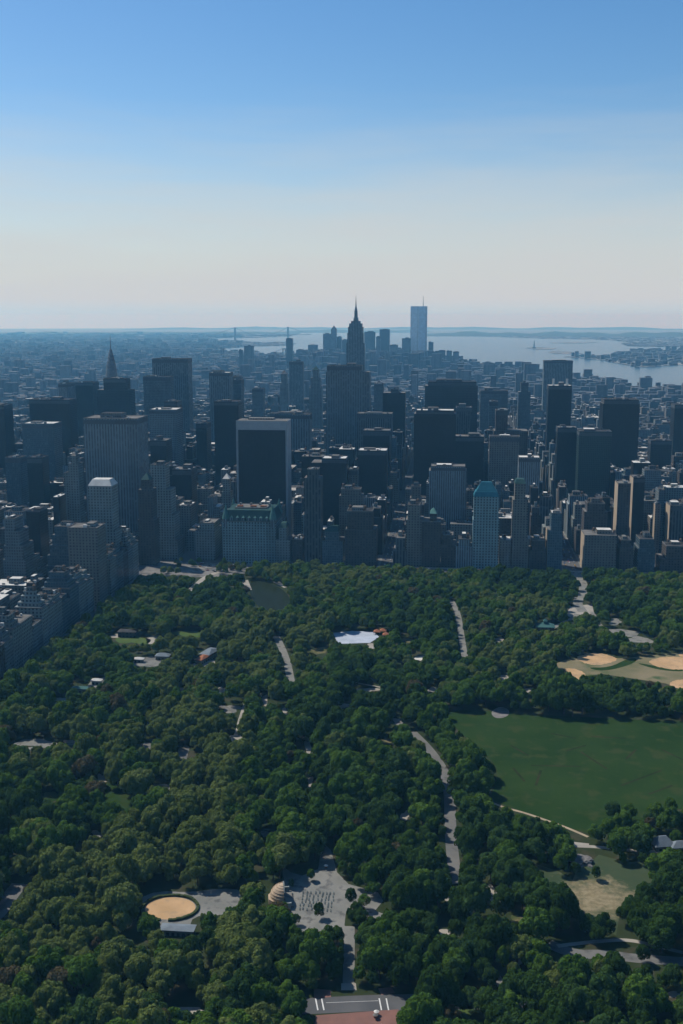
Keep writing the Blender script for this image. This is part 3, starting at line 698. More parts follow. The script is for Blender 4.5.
# ------------------------------------------------------------------ land, water
def polar(name, mats, classes, zoff, near=300.0, far=95000.0, want=None, ncol=900, pad=110):
    # one curved sheet; cells belong to land or water by the surveyed shoreline
    ys = []
    y = 1100.0
    ds = [near*(3600/near)**(i/30) for i in range(31)]
    yy = 408.0
    while yy > 328.2: 
        ds.append(math.hypot(*G(341.5, yy))); yy -= .5 if yy > 345 else .25
    ds += [ds[-1]*1.06, far]
    ds = sorted(set(ds)); nr = len(ds)
    angs = [math.atan2(*ray(-pad+(683+2*pad)*i/ncol, 340)[:2]) for i in range(ncol+1)]
    vs = []; 
    for d in ds:
        for a in angs: vs.append((d*math.sin(a), d*math.cos(a), gz(d)+zoff))
    fs = []
    W = ncol+1
    for j in range(nr-1):
        dm = (ds[j]+ds[j+1])/2
        for i in range(ncol):
            if want is not None:
                if dm < 4200: c = 1
                else:
                    am = (angs[i]+angs[i+1])/2; p = P(dm*math.sin(am), dm*math.cos(am), gz(dm))
                    c = is_land(*p)
                if (c == 0) or (want == 'main') != (c == 1): continue
                if want == 'isle' and c < 2: continue
            fs.append((j*W+i, j*W+i+1, (j+1)*W+i+1, (j+1)*W+i))
    me = bpy.data.meshes.new(name); me.from_pydata(vs, [], [f[::-1] for f in fs]); me.materials.append(mats)
    bm = bmesh.new(); bm.from_mesh(me); bmesh.ops.delete(bm, geom=[v_ for v_ in bm.verts if not v_.link_faces], context='VERTS'); bm.to_mesh(me); bm.free()
    o = bpy.data.objects.new(name, me); COL.objects.link(o)
    return tag(o, kind='structure')
wm, nt, b = new_mat('harbour_water')
b.inputs['Base Color'].default_value = (.03,.05,.06,1); b.inputs['Roughness'].default_value = .22; b.inputs['IOR'].default_value = 1.33
gp = N(nt, 'ShaderNodeNewGeometry').outputs['Position']
bp = N(nt, 'ShaderNodeBump'); bp.inputs['Strength'].default_value = .25; bp.inputs['Distance'].default_value = 1.0
nt.links.new(noise(nt, .02, 5, gp), bp.inputs['Height']); nt.links.new(bp.outputs[0], b.inputs['Normal'])
M['water'] = wm
lm_, nt, b = new_mat('city_land')
gp = N(nt, 'ShaderNodeNewGeometry').outputs['Position']
vo = N(nt, 'ShaderNodeTexVoronoi'); vo.inputs['Scale'].default_value = .012; nt.links.new(gp, vo.inputs['Vector'])
sp = N(nt, 'ShaderNodeSeparateColor'); nt.links.new(vo.outputs['Color'], sp.inputs[0])
c = mixc(nt, ramp(nt, noise(nt, .0012, 5, gp), .4, .62), (.10,.11,.11), (.07,.095,.075))
c = mixc(nt, ramp(nt, sp.outputs[0], .86, .9), c, (.3,.29,.27))
ln = N(nt, 'ShaderNodeVectorMath', operation='LENGTH'); nt.links.new(gp, ln.inputs[0])
c = mixc(nt, ramp(nt, ln.outputs['Value'], 3900, 4300), (.075,.075,.075), c)
nt.links.new(c, b.inputs['Base Color']); b.inputs['Roughness'].default_value = .95
# water lies just under the land sheet
polar('water', M['water'], None, -3.0, near=4000.0, ncol=160)
polar('land', lm_, None, 0.0, want='main')
polar('island', lm_, None, 0.0, want='isle', near=4000.0)
# hills on the far shore
hm = surf('far_hills', (.05,.07,.045), (.06,.07,.06), .002)
def hills(px0, px1, d, hgt, seed, step=5):
    r = random.Random(seed); m = MB(); n = int((px1-px0)/step); pts = []
    for i in range(n+1):
        px = px0+(px1-px0)*i/n; rr = ray(px, 330); s = d/math.hypot(rr[0], rr[1]); e = min(1, i/4, (n-i)/4)
        pts.append((rr[0]*s, rr[1]*s, hgt*e*(.6+.4*math.sin(i*.55+seed)*math.sin(i*.21+seed*2)+.18*r.random())))
    for a, b in zip(pts[:-1], pts[1:]):
        f = 1.25; f2 = 1.12; z0 = gz(d)-4; z1 = gz(d*f)-4; zm = gz(d*f2)
        m.add([(a[0],a[1],z0),(b[0],b[1],z0),(b[0]*f2,b[1]*f2,zm+b[2]),(a[0]*f2,a[1]*f2,zm+a[2]),(a[0]*f,a[1]*f,z1),(b[0]*f,b[1]*f,z1)], [(0,1,2,3),(3,2,5,4)])
    o = m.build('hills', hm); tag(o, kind='structure')
hills(425, 800, 23000, 75, 3); hills(-120, 300, 26000, 45, 5); hills(285, 430, 30000, 60, 9)
hills(120, 700, 44000, 95, 12, 9)
# statue on its small island
p = G(534, 348.2); root = empty('statue', (p[0], p[1], gz(math.hypot(*p))), 'tiny statue raised on pedestal on small bay island', 'statue')
m = MB(); m.box(-24, 24, -24, 24, 0, 12); m.box(-10, 10, -10, 10, 12, 47, 0, top=.8); m.build('pedestal', M['lime'], root)
m = MB(); m.lathe(0, 0, [(6,47),(5.5,58),(4.2,70),(4.6,78),(2,81),(2.2,85),(1.2,87)], 10); m.box(2.5, 5, -1.2, 1.2, 76, 93); m.build('figure', M['copper'], root)
# bridges
def bridge(pa, pb, label, ht, deck, name='suspension_bridge', ext=.45, th=6.0, tw=9.0):
    A, B = pa, pb
    root = empty(name, ((A[0]+B[0])/2, (A[1]+B[1])/2, gz(math.hypot(*A))), label, 'bridge')
    cx, cy = root.location.x, root.location.y; L = math.hypot(B[0]-A[0], B[1]-A[1]); ux, uy = (B[0]-A[0])/L, (B[1]-A[1])/L
    def bar(s0, z0, s1, z1, hw, vt, m):
        nx, ny = -uy*hw, ux*hw
        c = lambda s, k, z: (ux*s+nx*k, uy*s+ny*k, z)
        m.add([c(s0,-1,z0-vt),c(s1,-1,z1-vt),c(s1,1,z1-vt),c(s0,1,z0-vt),c(s0,-1,z0+vt),c(s1,-1,z1+vt),c(s1,1,z1+vt),c(s0,1,z0+vt)],
              [(0,3,2,1),(4,5,6,7),(0,1,5,4),(1,2,6,5),(2,3,7,6),(3,0,4,7)])
    for s in (-L/2, L/2):
        m = MB()
        for k in (-1, 1):
            ox, oy = ux*s-uy*12*k, uy*s+ux*12*k
            m.box(ox-tw/2, ox+tw/2, oy-tw/2, oy+tw/2, -10, ht)
        m.box(ux*s-14, ux*s+14, uy*s-14, uy*s+14, ht-9, ht-1); m.build('bridge_tower', M['slab'], root)
    m = MB(); bar(-L/2-L*ext, deck, L/2+L*ext, deck, 13, th/2, m); m.build('deck', M['slab'], root)
    for k in (-1, 1):
        m = MB(); n = 14
        zz = lambda t: deck+4+(ht-deck-4)*(2*t-1)**2
        for i in range(n): bar(-L/2+L*i/n, zz(i/n), -L/2+L*(i+1)/n, zz((i+1)/n), 1.0, 1.0, m)
        for sg in (-1, 1): bar(sg*L/2, ht, sg*(L/2+L*ext), deck, 1.0, 1.0, m)
        c = m.build('cable', M['dkmetal'], root); c.location = (-uy*12*k, ux*12*k, 0)
def far_pt(px, d):
    r = ray(px, 330); s = d/math.hypot(r[0], r[1]); return (r[0]*s, r[1]*s)
bridge(far_pt(235, 18500), far_pt(288, 19500), 'faint great suspension bridge on the horizon', 210, 70, th=8, tw=14)
bridge(far_pt(222, 9800), far_pt(251, 9300), 'dark suspension bridge crossing the river behind square tower', 95, 42)
bridge(far_pt(284, 10200), far_pt(308, 9800), 'low dark river bridge left of the downtown cluster', 84, 42)
# ------------------------------------------------------------------ park ground
M['grass']  = surf('park_grass', (.022,.032,.012), (.03,.04,.016), .02, .95, 5, (.05,.045,.028), .05)
M['meadow'] = surf('meadow_grass', (.013,.033,.006), (.022,.044,.009), .014, .95, 8, (.030,.044,.012), .06)
M['asphalt']= surf('asphalt', (.075,.077,.08), (.10,.10,.10), .06, .9, 5)
M['drive']  = surf('park_drive', (.115,.115,.11), (.15,.148,.138), .05, .9, 5, (.085,.085,.082), .1)
M['paving'] = surf('grey_paving', (.145,.147,.132), (.205,.2,.18), .07, .9, 7, (.10,.10,.094), .14)
M['walk']   = surf('pale_walk', (.3,.28,.24), (.24,.22,.19), .1, .9, 4)
M['brickp'] = surf('brick_paving', (.2,.105,.085), (.16,.09,.075), .12, .9, 5)
M['sand']   = surf('infield_sand', (.37,.24,.125), (.46,.30,.165), .06, .95, 6, (.31,.22,.13), .1)
M['dust']   = surf('worn_field', (.2,.165,.10), (.12,.115,.06), .025, .95, 6, (.06,.085,.035), .03)
M['dry']    = surf('dry_grass', (.12,.105,.05), (.05,.065,.022), .09, .95, 6, (.16,.13,.07), .2)
M['rock']   = surf('schist', (.2,.19,.18), (.12,.115,.11), .2, .9, 6)
M['pond']   = surf('pond_water', (.012,.017,.008), (.016,.022,.010), .02, .22)
M['pond'].node_tree.nodes['Principled BSDF'].inputs['Specular IOR Level'].default_value = .4
M['rink']   = surf('rink_floor', (.40,.44,.50), (.31,.35,.40), .08, .6, 5)
M['paint']  = surf('road_paint', (.6,.6,.58), (.5,.5,.48), .3, .8)
M['plazast']= surf('plaza_stone', (.19,.18,.165), (.12,.117,.11), .06, .9, 5, (.07,.07,.068), .06)
M['sandpath'] = surf('sandy_walk', (.33,.265,.18), (.27,.22,.15), .12, .95)
M['track'] = surf('worn_track', (.012,.022,.006), (.035,.032,.014), .05, .95)
wl, nt, b = new_mat('worn_lawn')
gpo = N(nt, 'ShaderNodeNewGeometry').outputs['Position']
cw_ = G(596, 898); vs_ = N(nt, 'ShaderNodeVectorMath', operation='SUBTRACT'); nt.links.new(gpo, vs_.inputs[0]); vs_.inputs[1].default_value = (cw_[0], cw_[1], 0)
ln_ = N(nt, 'ShaderNodeVectorMath', operation='LENGTH'); nt.links.new(vs_.outputs[0], ln_.inputs[0])
fall = math_n(nt, 'SUBTRACT', .62, math_n(nt, 'DIVIDE', ln_.outputs['Value'], 78.0))
dm_ = ramp(nt, math_n(nt, 'ADD', noise(nt, .09, 7, gpo, .7), fall), .72, 1.0)
gcol = mixc(nt, ramp(nt, noise(nt, .06, 6, gpo), .35, .65), (.016,.036,.007), (.03,.046,.012))
nt.links.new(mixc(nt, dm_, gcol, mixc(nt, ramp(nt, noise(nt, .3, 4, gpo), .4, .6), (.15,.12,.06), (.22,.18,.1))), b.inputs['Base Color']); b.inputs['Roughness'].default_value = .95
M['wornlawn'] = wl
M['lawnpale'] = surf('pale_lawn', (.05,.085,.022), (.07,.10,.03), .06, .95)
SOLID = []
CLEAR = []                      # open ground: (polygon seen from the air, hard)
def sheet(name, pts, mat, z, clear=None, kind='structure'):
    m = MB(); n = len(pts)
    a = sum(pts[i][0]*pts[(i+1)%n][1]-pts[(i+1)%n][0]*pts[i][1] for i in range(n))
    if a < 0: pts = pts[::-1]
    m.add([(p[0], p[1], z) for p in pts], [tuple(range(n))])
    o = m.build(name, M[mat]); tag(o, kind=kind)
    if name not in ('park_ground', 'lawn', 'dry_patch', 'outfield'): SOLID.append((pts, min(p[0] for p in pts), max(p[0] for p in pts), min(p[1] for p in pts), max(p[1] for p in pts)))
    if clear is not None:
        q = [P(p[0], p[1], z) for p in pts]
        CLEAR.append((q, clear, min(p[0] for p in q), max(p[0] for p in q), min(p[1] for p in q), max(p[1] for p in q)))
    return o
def rag(pts, amp=.7):
    r = random.Random(int(pts[0][0]*10)); return [(x+r.uniform(-amp, amp), y+r.uniform(-amp, amp)*1.4) for x, y in pts]
def gp_(pl): return [G(*p) for p in pl]
def chaikin(pts, closed=False, n=2):
    for _ in range(n):
        out = []; L = len(pts)
        rg_ = range(L if closed else L-1)
        if not closed: out.append(pts[0])
        for i in rg_:
            a, b = pts[i], pts[(i+1)%L]
            out += [(a[0]*.75+b[0]*.25, a[1]*.75+b[1]*.25), (a[0]*.25+b[0]*.75, a[1]*.25+b[1]*.75)]
        if not closed: out.append(pts[-1])
        pts = out
    return pts
def strip(name, pl, width, mat, z, clear=1, smooth=True, world=False):
    pts = pl if world else gp_(pl)
    if smooth: pts = chaikin(pts)
    L, Rr = [], []
    for i, p in enumerate(pts):
        a = pts[max(0, i-1)]; b = pts[min(len(pts)-1, i+1)]
        dx, dy = b[0]-a[0], b[1]-a[1]; l = math.hypot(dx, dy) or 1
        L.append((p[0]-dy/l*width/2, p[1]+dx/l*width/2)); Rr.append((p[0]+dy/l*width/2, p[1]-dx/l*width/2))
    m = MB(); n = len(pts)
    m.add([(*p, z) for p in L]+[(*p, z) for p in Rr], [(i, n+i, n+i+1, i+1) for i in range(n-1)])
    o = m.build(name, M[mat]); tag(o, kind='structure')
    for i in range(n-1):
        q = [L[i], Rr[i], Rr[i+1], L[i+1]]; SOLID.append((q, min(p[0] for p in q), max(p[0] for p in q), min(p[1] for p in q), max(p[1] for p in q)))
    if clear is not None:
        for i in range(n-1):
            q = [P(*c, z) for c in (L[i], Rr[i], Rr[i+1], L[i+1])]
            CLEAR.append((q, clear, min(p[0] for p in q), max(p[0] for p in q), min(p[1] for p in q), max(p[1] for p in q)))
    return o
def z3(*pp): return [(460+x*.3265, 800+y*.3265) for x, y in pp]
def z2(*pp): return [(230+x*.3367, 800+y*.3367) for x, y in pp]
def z1(*pp): return [(x*.3367, 800+y*.3367) for x, y in pp]
def zR(*pp): return [(540+x*.2094, 560+y*.2094) for x, y in pp]
sheet('park_ground', [(-414,330),(480,330),(480,1538),(-290,1538),(-290,1500),(-330,1478),(-414,1478)], 'grass', .05)
sheet('road', [(-440,800),(-418,800),(-418,1478),(-440,1478)], 'asphalt', .06)
sheet('pavement', [(-418,800),(-413,800),(-413,1478),(-418,1478)], 'walk', .12)
sheet('road', [(-290,1541),(600,1541),(600,1566),(-290,1566)], 'asphalt', .06)
sheet('pavement', [(-290,1566.2),(600,1566.2),(600,1571.5),(-290,1571.5)], 'walk', .14)
sheet('pavement', [(-290,1535),(163,1535),(163,1540.8),(-290,1540.8)], 'walk', .14)
sheet('city_square', [(-414,1480),(-332,1480),(-292,1502),(-292,1572),(-440,1572),(-440,1480)], 'plazast', .08, 2)
for X in (-90, 176): sheet('road', [(X-13,1566),(X+13,1566),(X+13,3000),(X-13,3000)], 'asphalt', .10)
for X in (-90, 176):
    for s in (-1, 1): sheet('pavement', [(X+s*13.1,1572),(X+s*16.5,1572),(X+s*16.5,1900),(X+s*13.1,1900)], 'paving', .15)
# Sheep-cropped great lawn
sheet('meadow', chaikin(gp_([(442,711),(470,710),(520,714),(560,716),(620,719),(683,722),(790,724),(790,806),(683,806),(640,822),(600,834),(585,833),(545,820),(505,805),(489,799),(497,782),(497,765),(480,750),(462,735)]), True), 'meadow', .10, 3)
strip('path', [(492,803),(505,808),(525,813),(545,820),(565,827),(588,837)], 2.5, 'sandpath', .16, 3)
strip('path', [(570,846),(600,847),(640,852),(683,851),(760,850)], 4, 'walk', .16, 2)
sheet('bare_ground', chaikin(gp_([(490,712),(500,706),(510,710),(508,717),(495,719)]), True), 'rock', .14, 1)
# concert ground
sheet('concert_ground', gp_(z2((155,195),(180,215),(215,225),(262,205),(270,150),(282,132),(300,150),(318,215),(352,250),(395,262),(440,275),(455,300),(430,330),(462,340),(455,368),(425,372),(402,345),(400,318),(370,325),(345,330),(340,370),(348,420),(330,400),(300,385),(250,395),(200,400),(178,385),(165,335),(172,290),(160,240))), 'paving', .12, 2)
strip('path', z2((354,375),(354,430),(353,500),(352,545)), 6.5, 'paving', .13, 3, False)
sheet('stair_landing', gp_(z2((330,545),(374,545),(376,566),(330,566))), 'walk', .2, 2)
strip('road', z2((60,612),(240,612),(400,604),(560,600),(900,596)), 14, 'asphalt', .12, None, False)
CLEAR.append((z2((248,590),(560,575),(560,625),(248,640)), 2, 310, 420, 990, 1018))
for x in (258, 276, 447, 468):
    strip('road_marking', z2((x-4,590),(x+3,625)), .7, 'paint', .20, None, False)
strip('road_marking', z2((285,603),(440,597)), .25, 'paint', .19, None, False)
sheet('brick_terrace', gp_(z2((255,640),(500,622),(510,720),(240,740))), 'brickp', .14, 2)
sheet('brick_terrace', gp_(z2((248,560),(300,565),(300,586),(250,590))), 'brickp', .14, 1)
sheet('brick_terrace', gp_(z2((440,560),(480,556),(490,574),(450,580))), 'brickp', .14, 1)
# round sand arena
sheet('paved_terrace', chaikin(gp_(z1((412,292),(470,270),(560,275),(660,262),(720,268),(720,330),(640,345),(575,345),(560,385),(480,388),(440,355),(420,320))), True, 1), 'paving', .12, 2)
A = G(*z1((506,322))[0]); n = 40
sheet('sand_circle', [(A[0]+15.5*math.cos(2*PI*i/n), A[1]+13.0*math.sin(2*PI*i/n)) for i in range(n)], 'sand', .18, 3)
# roads and walks
strip('road', [(412,732),(430,750),(445,772),(450,795),(450,825),(453,860),(456,884)], 8.5, 'drive', .14, 2)
strip('road', [(-20,930),(0,912),(10,896),(20,884)], 11, 'drive', .14, 3)
strip('road', [(276,636),(283,650),(288,665),(291,682)], 8, 'paving', .14, 3)
strip('path', [(247,700),(240,720),(237,735),(228,745),(222,752)], 4, 'walk', .14, 1)
strip('path', [(195,705),(215,703),(235,712)], 5, 'drive', .13, 1)
strip('path', [(451,600),(458,612),(462,640),(465,658)], 7, 'paving', .14, 3)
strip('road', [(575,572),(583,582),(584,592),(576,602),(583,612)], 12, 'paving', .14, 2)
sheet('paved_terrace', gp_([(568,607),(592,604),(594,613),(575,618),(566,616)]), 'walk', .13, 2)
strip('path', [(545,634),(556,626),(570,620),(577,614)], 6, 'paving', .15, 2)
sheet('paved_terrace', gp_([(600,630),(620,629),(640,632),(636,637),(612,637)]), 'paving', .13, 1)
strip('path', [(592,612),(598,622),(604,630)], 5, 'paving', .15, 1)
strip('path', [(188,592),(196,585),(205,577),(218,572)], 8, 'walk', .15, 2)
strip('path', [(100,780),(106,774),(112,770)], 3, 'walk', .15, 1)
strip('path', [(98,742),(30,748),(10,752)], 5, 'paving', .13, 1)
strip('path', [(72,860),(78,855)], 4, 'walk', .14, 1)
strip('path', z1((490,435),(515,450),(535,480),(540,500)), 3, 'walk', .14, 1)
strip('path', z1((420,660),(500,640),(600,640)), 4, 'walk', .14, 1)
strip('path', [(340,680),(362,684),(395,690)], 3, 'walk', .14, 1)
strip('path', [(488,885),(495,895),(505,903)], 5, 'walk', .14, 1)
# south-west lawn, worn patch, curving road
sheet('lawn', gp_(z3((230,195),(300,218),(345,245),(362,205),(400,190),(425,168),(490,185),(560,192),(605,235),(545,285),(492,335),(478,415),(450,400),(420,365),(385,368),(350,290),(290,270),(240,240))), 'wornlawn', .09, 2)
bl = random.Random(8)
def blob(name, cx, cy, rx, ry, mat, z, clear=None):
    pts = []; n = 18; ph = [bl.uniform(0, 6.28) for _ in range(4)]
    for i in range(n):
        t = 2*PI*i/n; k = 1+.22*math.sin(2*t+ph[0])+.16*math.sin(3*t+ph[1])+.12*math.sin(5*t+ph[2])
        pts.append((cx+rx*k*math.cos(t), cy+ry*k*math.sin(t)))
    return sheet(name, gp_(pts), mat, z, clear)
# worn tracks across the great lawn
for tk in (((340,250),(375,270)),((450,261),(490,250)),((570,277),(590,258)),((390,330),(400,300)),((480,263),(532,297)),((345,295),(368,322)),((640,258),(690,282)),((420,226),(470,236)),((615,347),(662,330)),((500,232),(570,236)),((380,290),(480,292)),((560,330),(640,300))):
    strip('worn_track', [(340+x*.502, 620+y*.502) for x, y in tk], 2.0, 'track', .13, None, False)
# glimpses of walks between the crowns
for (x, y, rx, ry, mt) in ((35,743,15,4,'paving'),(102,779,4,4,'walk'),(231,709,9,3,'paving'),(236,738,6,3,'walk'),(97,834,5,3,'paving'),(77,859,4,4,'walk'),(163,787,7,3,'paving'),(184,752,4,7,'drive'),(147,747,5,4,'drive'),
    (308,748,3,6,'walk'),(310,782,3,4,'walk'),(148,664,12,3,'paving'),(188,634,12,3,'lawnpale'),(503,678,6,2.5,'walk'),(420,658,5,2,'whiteroof'),(405,816,4,4,'walk'),(398,722,4,3,'paving'),(386,741,5,3,'dry'),
    (128,941,3,2,'walk'),(450,899,4,3,'walk'),(445,933,6,3,'walk'),(267,834,5,3,'paving'),(489,901,7,3,'dry'),(509,886,5,2.5,'walk'),(486,857,4,2,'walk'),(675,995,6,3,'walk'),(466,1010,8,8,'lawnpale'),(519,921,9,4,'dry'),
    (190,1010,14,2.5,'walk'),(133,640,13,4,'lawnpale'),(152,640,6,3,'walk'),(60,700,5,2.5,'walk'),(318,651,9,3,'dry'),(367,690,10,2,'walk'),(345,706,5,2,'paving'),(432,690,5,2,'walk'),(640,640,10,3,'paving'),(615,622,6,2.5,'paving'),
    (265,700,3,4,'walk'),(180,690,5,2,'paving'),(222,690,3,3,'walk'),(118,636,6,2,'walk'),(240,660,4,2,'paving'),(285,712,3,3,'walk'),(372,646,4,2,'walk'),(408,640,6,2,'dry'),(500,640,4,2,'walk'),(528,690,4,2,'walk'),(70,742,5,2,'walk'),(52,795,6,3,'lawnpale')):
    blob('path', x, y, rx*1.15, ry*1.15, mt, .12, 3)
strip('road', z3((270,440),(350,474),(450,472),(520,484),(600,490),(700,497),(800,503)), 9, 'drive', .14, 3)
strip('path', z3((298,448),(360,440),(440,432),(520,428),(600,448),(700,472)), 3.5, 'walk', .16, 2)
strip('path', z3((165,505),(205,478),(212,445),(200,430)), 5, 'walk', .14, 1)
strip('path', z3((110,540),(130,570),(140,605)), 5, 'drive', .14, 1)
strip('path', z3((75,300),(110,305)), 5, 'walk', .14, 1)
strip('path', z3((340,132),(395,138)), 4, 'walk', .17, 1)
sheet('lawn', chaikin(gp_([(98,790),(118,778),(142,800),(130,815),(108,808)]), True), 'meadow', .09, 1)
sheet('lawn', chaikin(gp_([(30,792),(60,790),(62,800),(34,806)]), True), 'meadow', .09, 1)
sheet('lawn', chaikin(gp_([(265,815),(285,812),(290,824),(270,830)]), True), 'meadow', .09, 1)
# ball fields
sheet('ball_field', gp_(zR((75,495),(120,478),(200,465),(400,470),(683,440),(1000,440),(1000,600),(683,620),(600,590),(500,575),(300,545),(200,555),(90,520))), 'dust', .10, 3)
sheet('outfield', chaikin(gp_(zR((215,512),(330,515),(420,470),(470,470),(440,500),(300,535))), True), 'meadow', .12, None)
sheet('outfield', chaikin(gp_(zR((450,490),(520,500),(620,520),(683,522),(683,535),(560,525))), True), 'meadow', .12, None)
for q in (zR((165,465),(215,450),(280,443),(340,458),(375,473),(340,492),(270,504),(210,495)), zR((505,490),(560,465),(640,462),(760,470),(760,515),(690,524),(600,522)),
          zR((105,522),(150,516),(200,530),(222,550),(195,572),(150,578),(160,545)), zR((612,592),(640,575),(700,570),(790,570),(790,620),(700,615),(640,612)), zR((650,455),(690,430),(790,425),(790,470),(700,470))):
    sheet('infield', rag(chaikin(gp_(q), True, 3)), 'sand', .16, 2)
sheet('pond', chaikin(gp_([(248,582),(262,581),(280,587),(289,596),(291,604),(282,610),(266,611),(256,605),(250,595)]), True), 'pond', .10, 3)
for q in ([(238,581),(248,580),(252,590),(246,590)], [(271,581),(280,582),(288,587),(284,588)], [(250,604),(254,612),(262,614),(256,607)]):
    sheet('bank', gp_(q), 'walk', .16, 1)
sheet('ice_rink', gp_([(333,633),(352,631),(374,632),(379,637),(370,643),(338,644)]), 'rink', .2, 3)
sheet('zoo_yard', gp_([(132,662),(150,656),(172,657),(172,663),(145,666)]), 'drive', .11, None)
sheet('zoo_yard', gp_([(192,664),(214,660),(216,665),(194,668)]), 'walk', .12, 2)
sheet('zoo_yard', gp_([(84,690),(92,680),(105,677),(108,682),(94,692)]), 'paving', .12, 2)
for q in ([(128,632),(150,628),(152,634),(130,640)], [(172,634),(208,628),(212,634),(176,640)], [(225,708),(236,705),(238,714),(228,716)], [(36,745),(52,742),(54,748),(38,750)]):
    sheet('lawn', gp_(q), 'grass', .10, 1)

# ------------------------------------------------------------------ park structures
def pavilion(px, py, w, d, h, rh, wall, roofm, label, cat='pavilion', rot=0, name='pavilion', cupola=False):
    X, Y = G(px, py); root = empty(name, (X, Y, 0), label, cat); root.rotation_euler.z = rot
    m = MB(); m.box(-w/2+1, w/2-1, -d/2+1, d/2-1, 0, h); m.build('wall', M[wall], root)
    m = MB(); m.box(-w/2, w/2, -d/2, d/2, h, h+.4); m.box(-w/2+.1, w/2-.1, -d/2+.1, d/2-.1, h+.4, h+rh, 0, tx=.35, ty=.08); m.build('roof', M[roofm], root)
    if cupola:
        m = MB(); m.box(-2, 2, -2, 2, h+rh-.5, h+rh+2); m.pyr(-2.6, 2.6, -2.6, 2.6, h+rh+2, h+rh+5); m.build('cupola', M[roofm], root)
    q = [P(X+a*w/2, Y+b*d/2, z) for a in (-1, 1) for b in (-1, 1) for z in (0, h+rh)]
    x0, x1 = min(p[0] for p in q), max(p[0] for p in q); y0, y1 = min(p[1] for p in q), max(p[1] for p in q)
    CLEAR.append(([(x0,y0),(x1,y0),(x1,y1),(x0,y1)], 2, x0, x1, y0, y1))
    return root
M['slateroof'] = surf('pale_slate_roof', (.17,.20,.22), (.13,.155,.175), .2, .5)
pavilion(662, 848, 15, 12, 3.6, 5.5, 'tan', 'slateroof', 'meadow pavilion with pale blue slate hip roof', rot=.25)
pavilion(679, 850, 14, 9, 3.4, 3.5, 'tan', 'slateroof', 'low slate roofed wing cut by the photo edge', rot=.25)
pavilion(545, 630, 22, 16, 5, 4, 'tan', 'copper', 'carousel house with green hip roof and small cupola', 'carousel house', cupola=True)
pavilion(210, 657, 13, 26, 6, 3.5, 'tan', 'slateroof', 'zoo hall with grey roof beside the orange roof', 'zoo hall', rot=-.3)
pavilion(203, 662, 9, 22, 5, 2.5, 'tan', 'redroof', 'narrow zoo hall with orange tile roof', 'zoo hall', rot=-.3)
pavilion(163, 659, 16, 10, 4, 3, 'tan', 'slateroof', 'pale slate roofed zoo house among bushes', 'zoo hall')
pavilion(139, 662, 11, 7, 3.5, 2, 'lime', 'whiteroof', 'small white roofed zoo house near the avenue', 'zoo hall')
pavilion(128, 636, 22, 14, 6, 2, 'brown', 'tar', 'dark flat roofed zoo house under avenue trees', 'zoo hall')
pavilion(97, 684, 11, 7, 4, 2.0, 'lime', 'whiteroof', 'white canopy tent beside the grey yard', 'tent', name='tent')
pavilion(80, 692, 16, 8, 4, 2.0, 'lime', 'copper', 'green roofed shed below the white canopy tent', 'shed', name='shed')
for i, (a, b, lab) in enumerate(((377,634,'orange peaked tent nearest the rink floor'), (383,633,'orange peaked tent in the middle of three'), (386,637,'red orange peaked tent at the outer rink corner'))):
    X, Y = G(a, b); root = empty('tent', (X, Y, 0), lab, 'tent')
    m = MB()
    for sx in (-3.4, 3.4):
        for sy in (-3.4, 3.4): m.box(sx-.15, sx+.15, sy-.15, sy+.15, 0, 3)
    m.build('pole', M['steel'], root); m = MB(); m.box(-4, 4, -4, 4, 2.9, 3.3); m.pyr(-4, 4, -4, 4, 3.3, 6); m.build('canopy', M['redroof'], root)
    q = [(a-4, b-6), (a+4, b-6), (a+4, b+1), (a-4, b+1)]; CLEAR.append((q, 2, a-4, a+4, b-6, b+1))
# arena stage house
r_ = pavilion(178, 933.5, 21, 8, 3.6, 1.4, 'conc', 'slateroof', 'low stage house with slate roof below the sand arena', 'stage house', name='stage_house')
# hedge ring round the sand
hd = surf('hedge_leaf', (.03,.045,.015), (.045,.055,.022), .5, .9)
m = MB(); n = 44
rr = random.Random(4)
for i in range(n):
    t0, t1 = 2*PI*i/n, 2*PI*(i+1)/n; h = 1.4+rr.uniform(-.3,.4)
    if i in (32, 33): continue
    c = lambda t, k: (A[0]+(16.2+k)*math.cos(t), A[1]+(13.7+k)*math.sin(t))
    p0, p1, p2, p3 = c(t0,0), c(t1,0), c(t1,1.8), c(t0,1.8)
    m.add([(*p0,.1),(*p3,.1),(*p2,.1),(*p1,.1),(*p0,h),(*p3,h),(*p2,h),(*p1,h)], [(4,5,6,7),(0,1,5,4),(1,2,6,5),(2,3,7,6),(3,0,4,7)])
o = m.build('hedge', hd); tag(o, 'clipped low hedge ring around the tan sand circle', 'hedge')
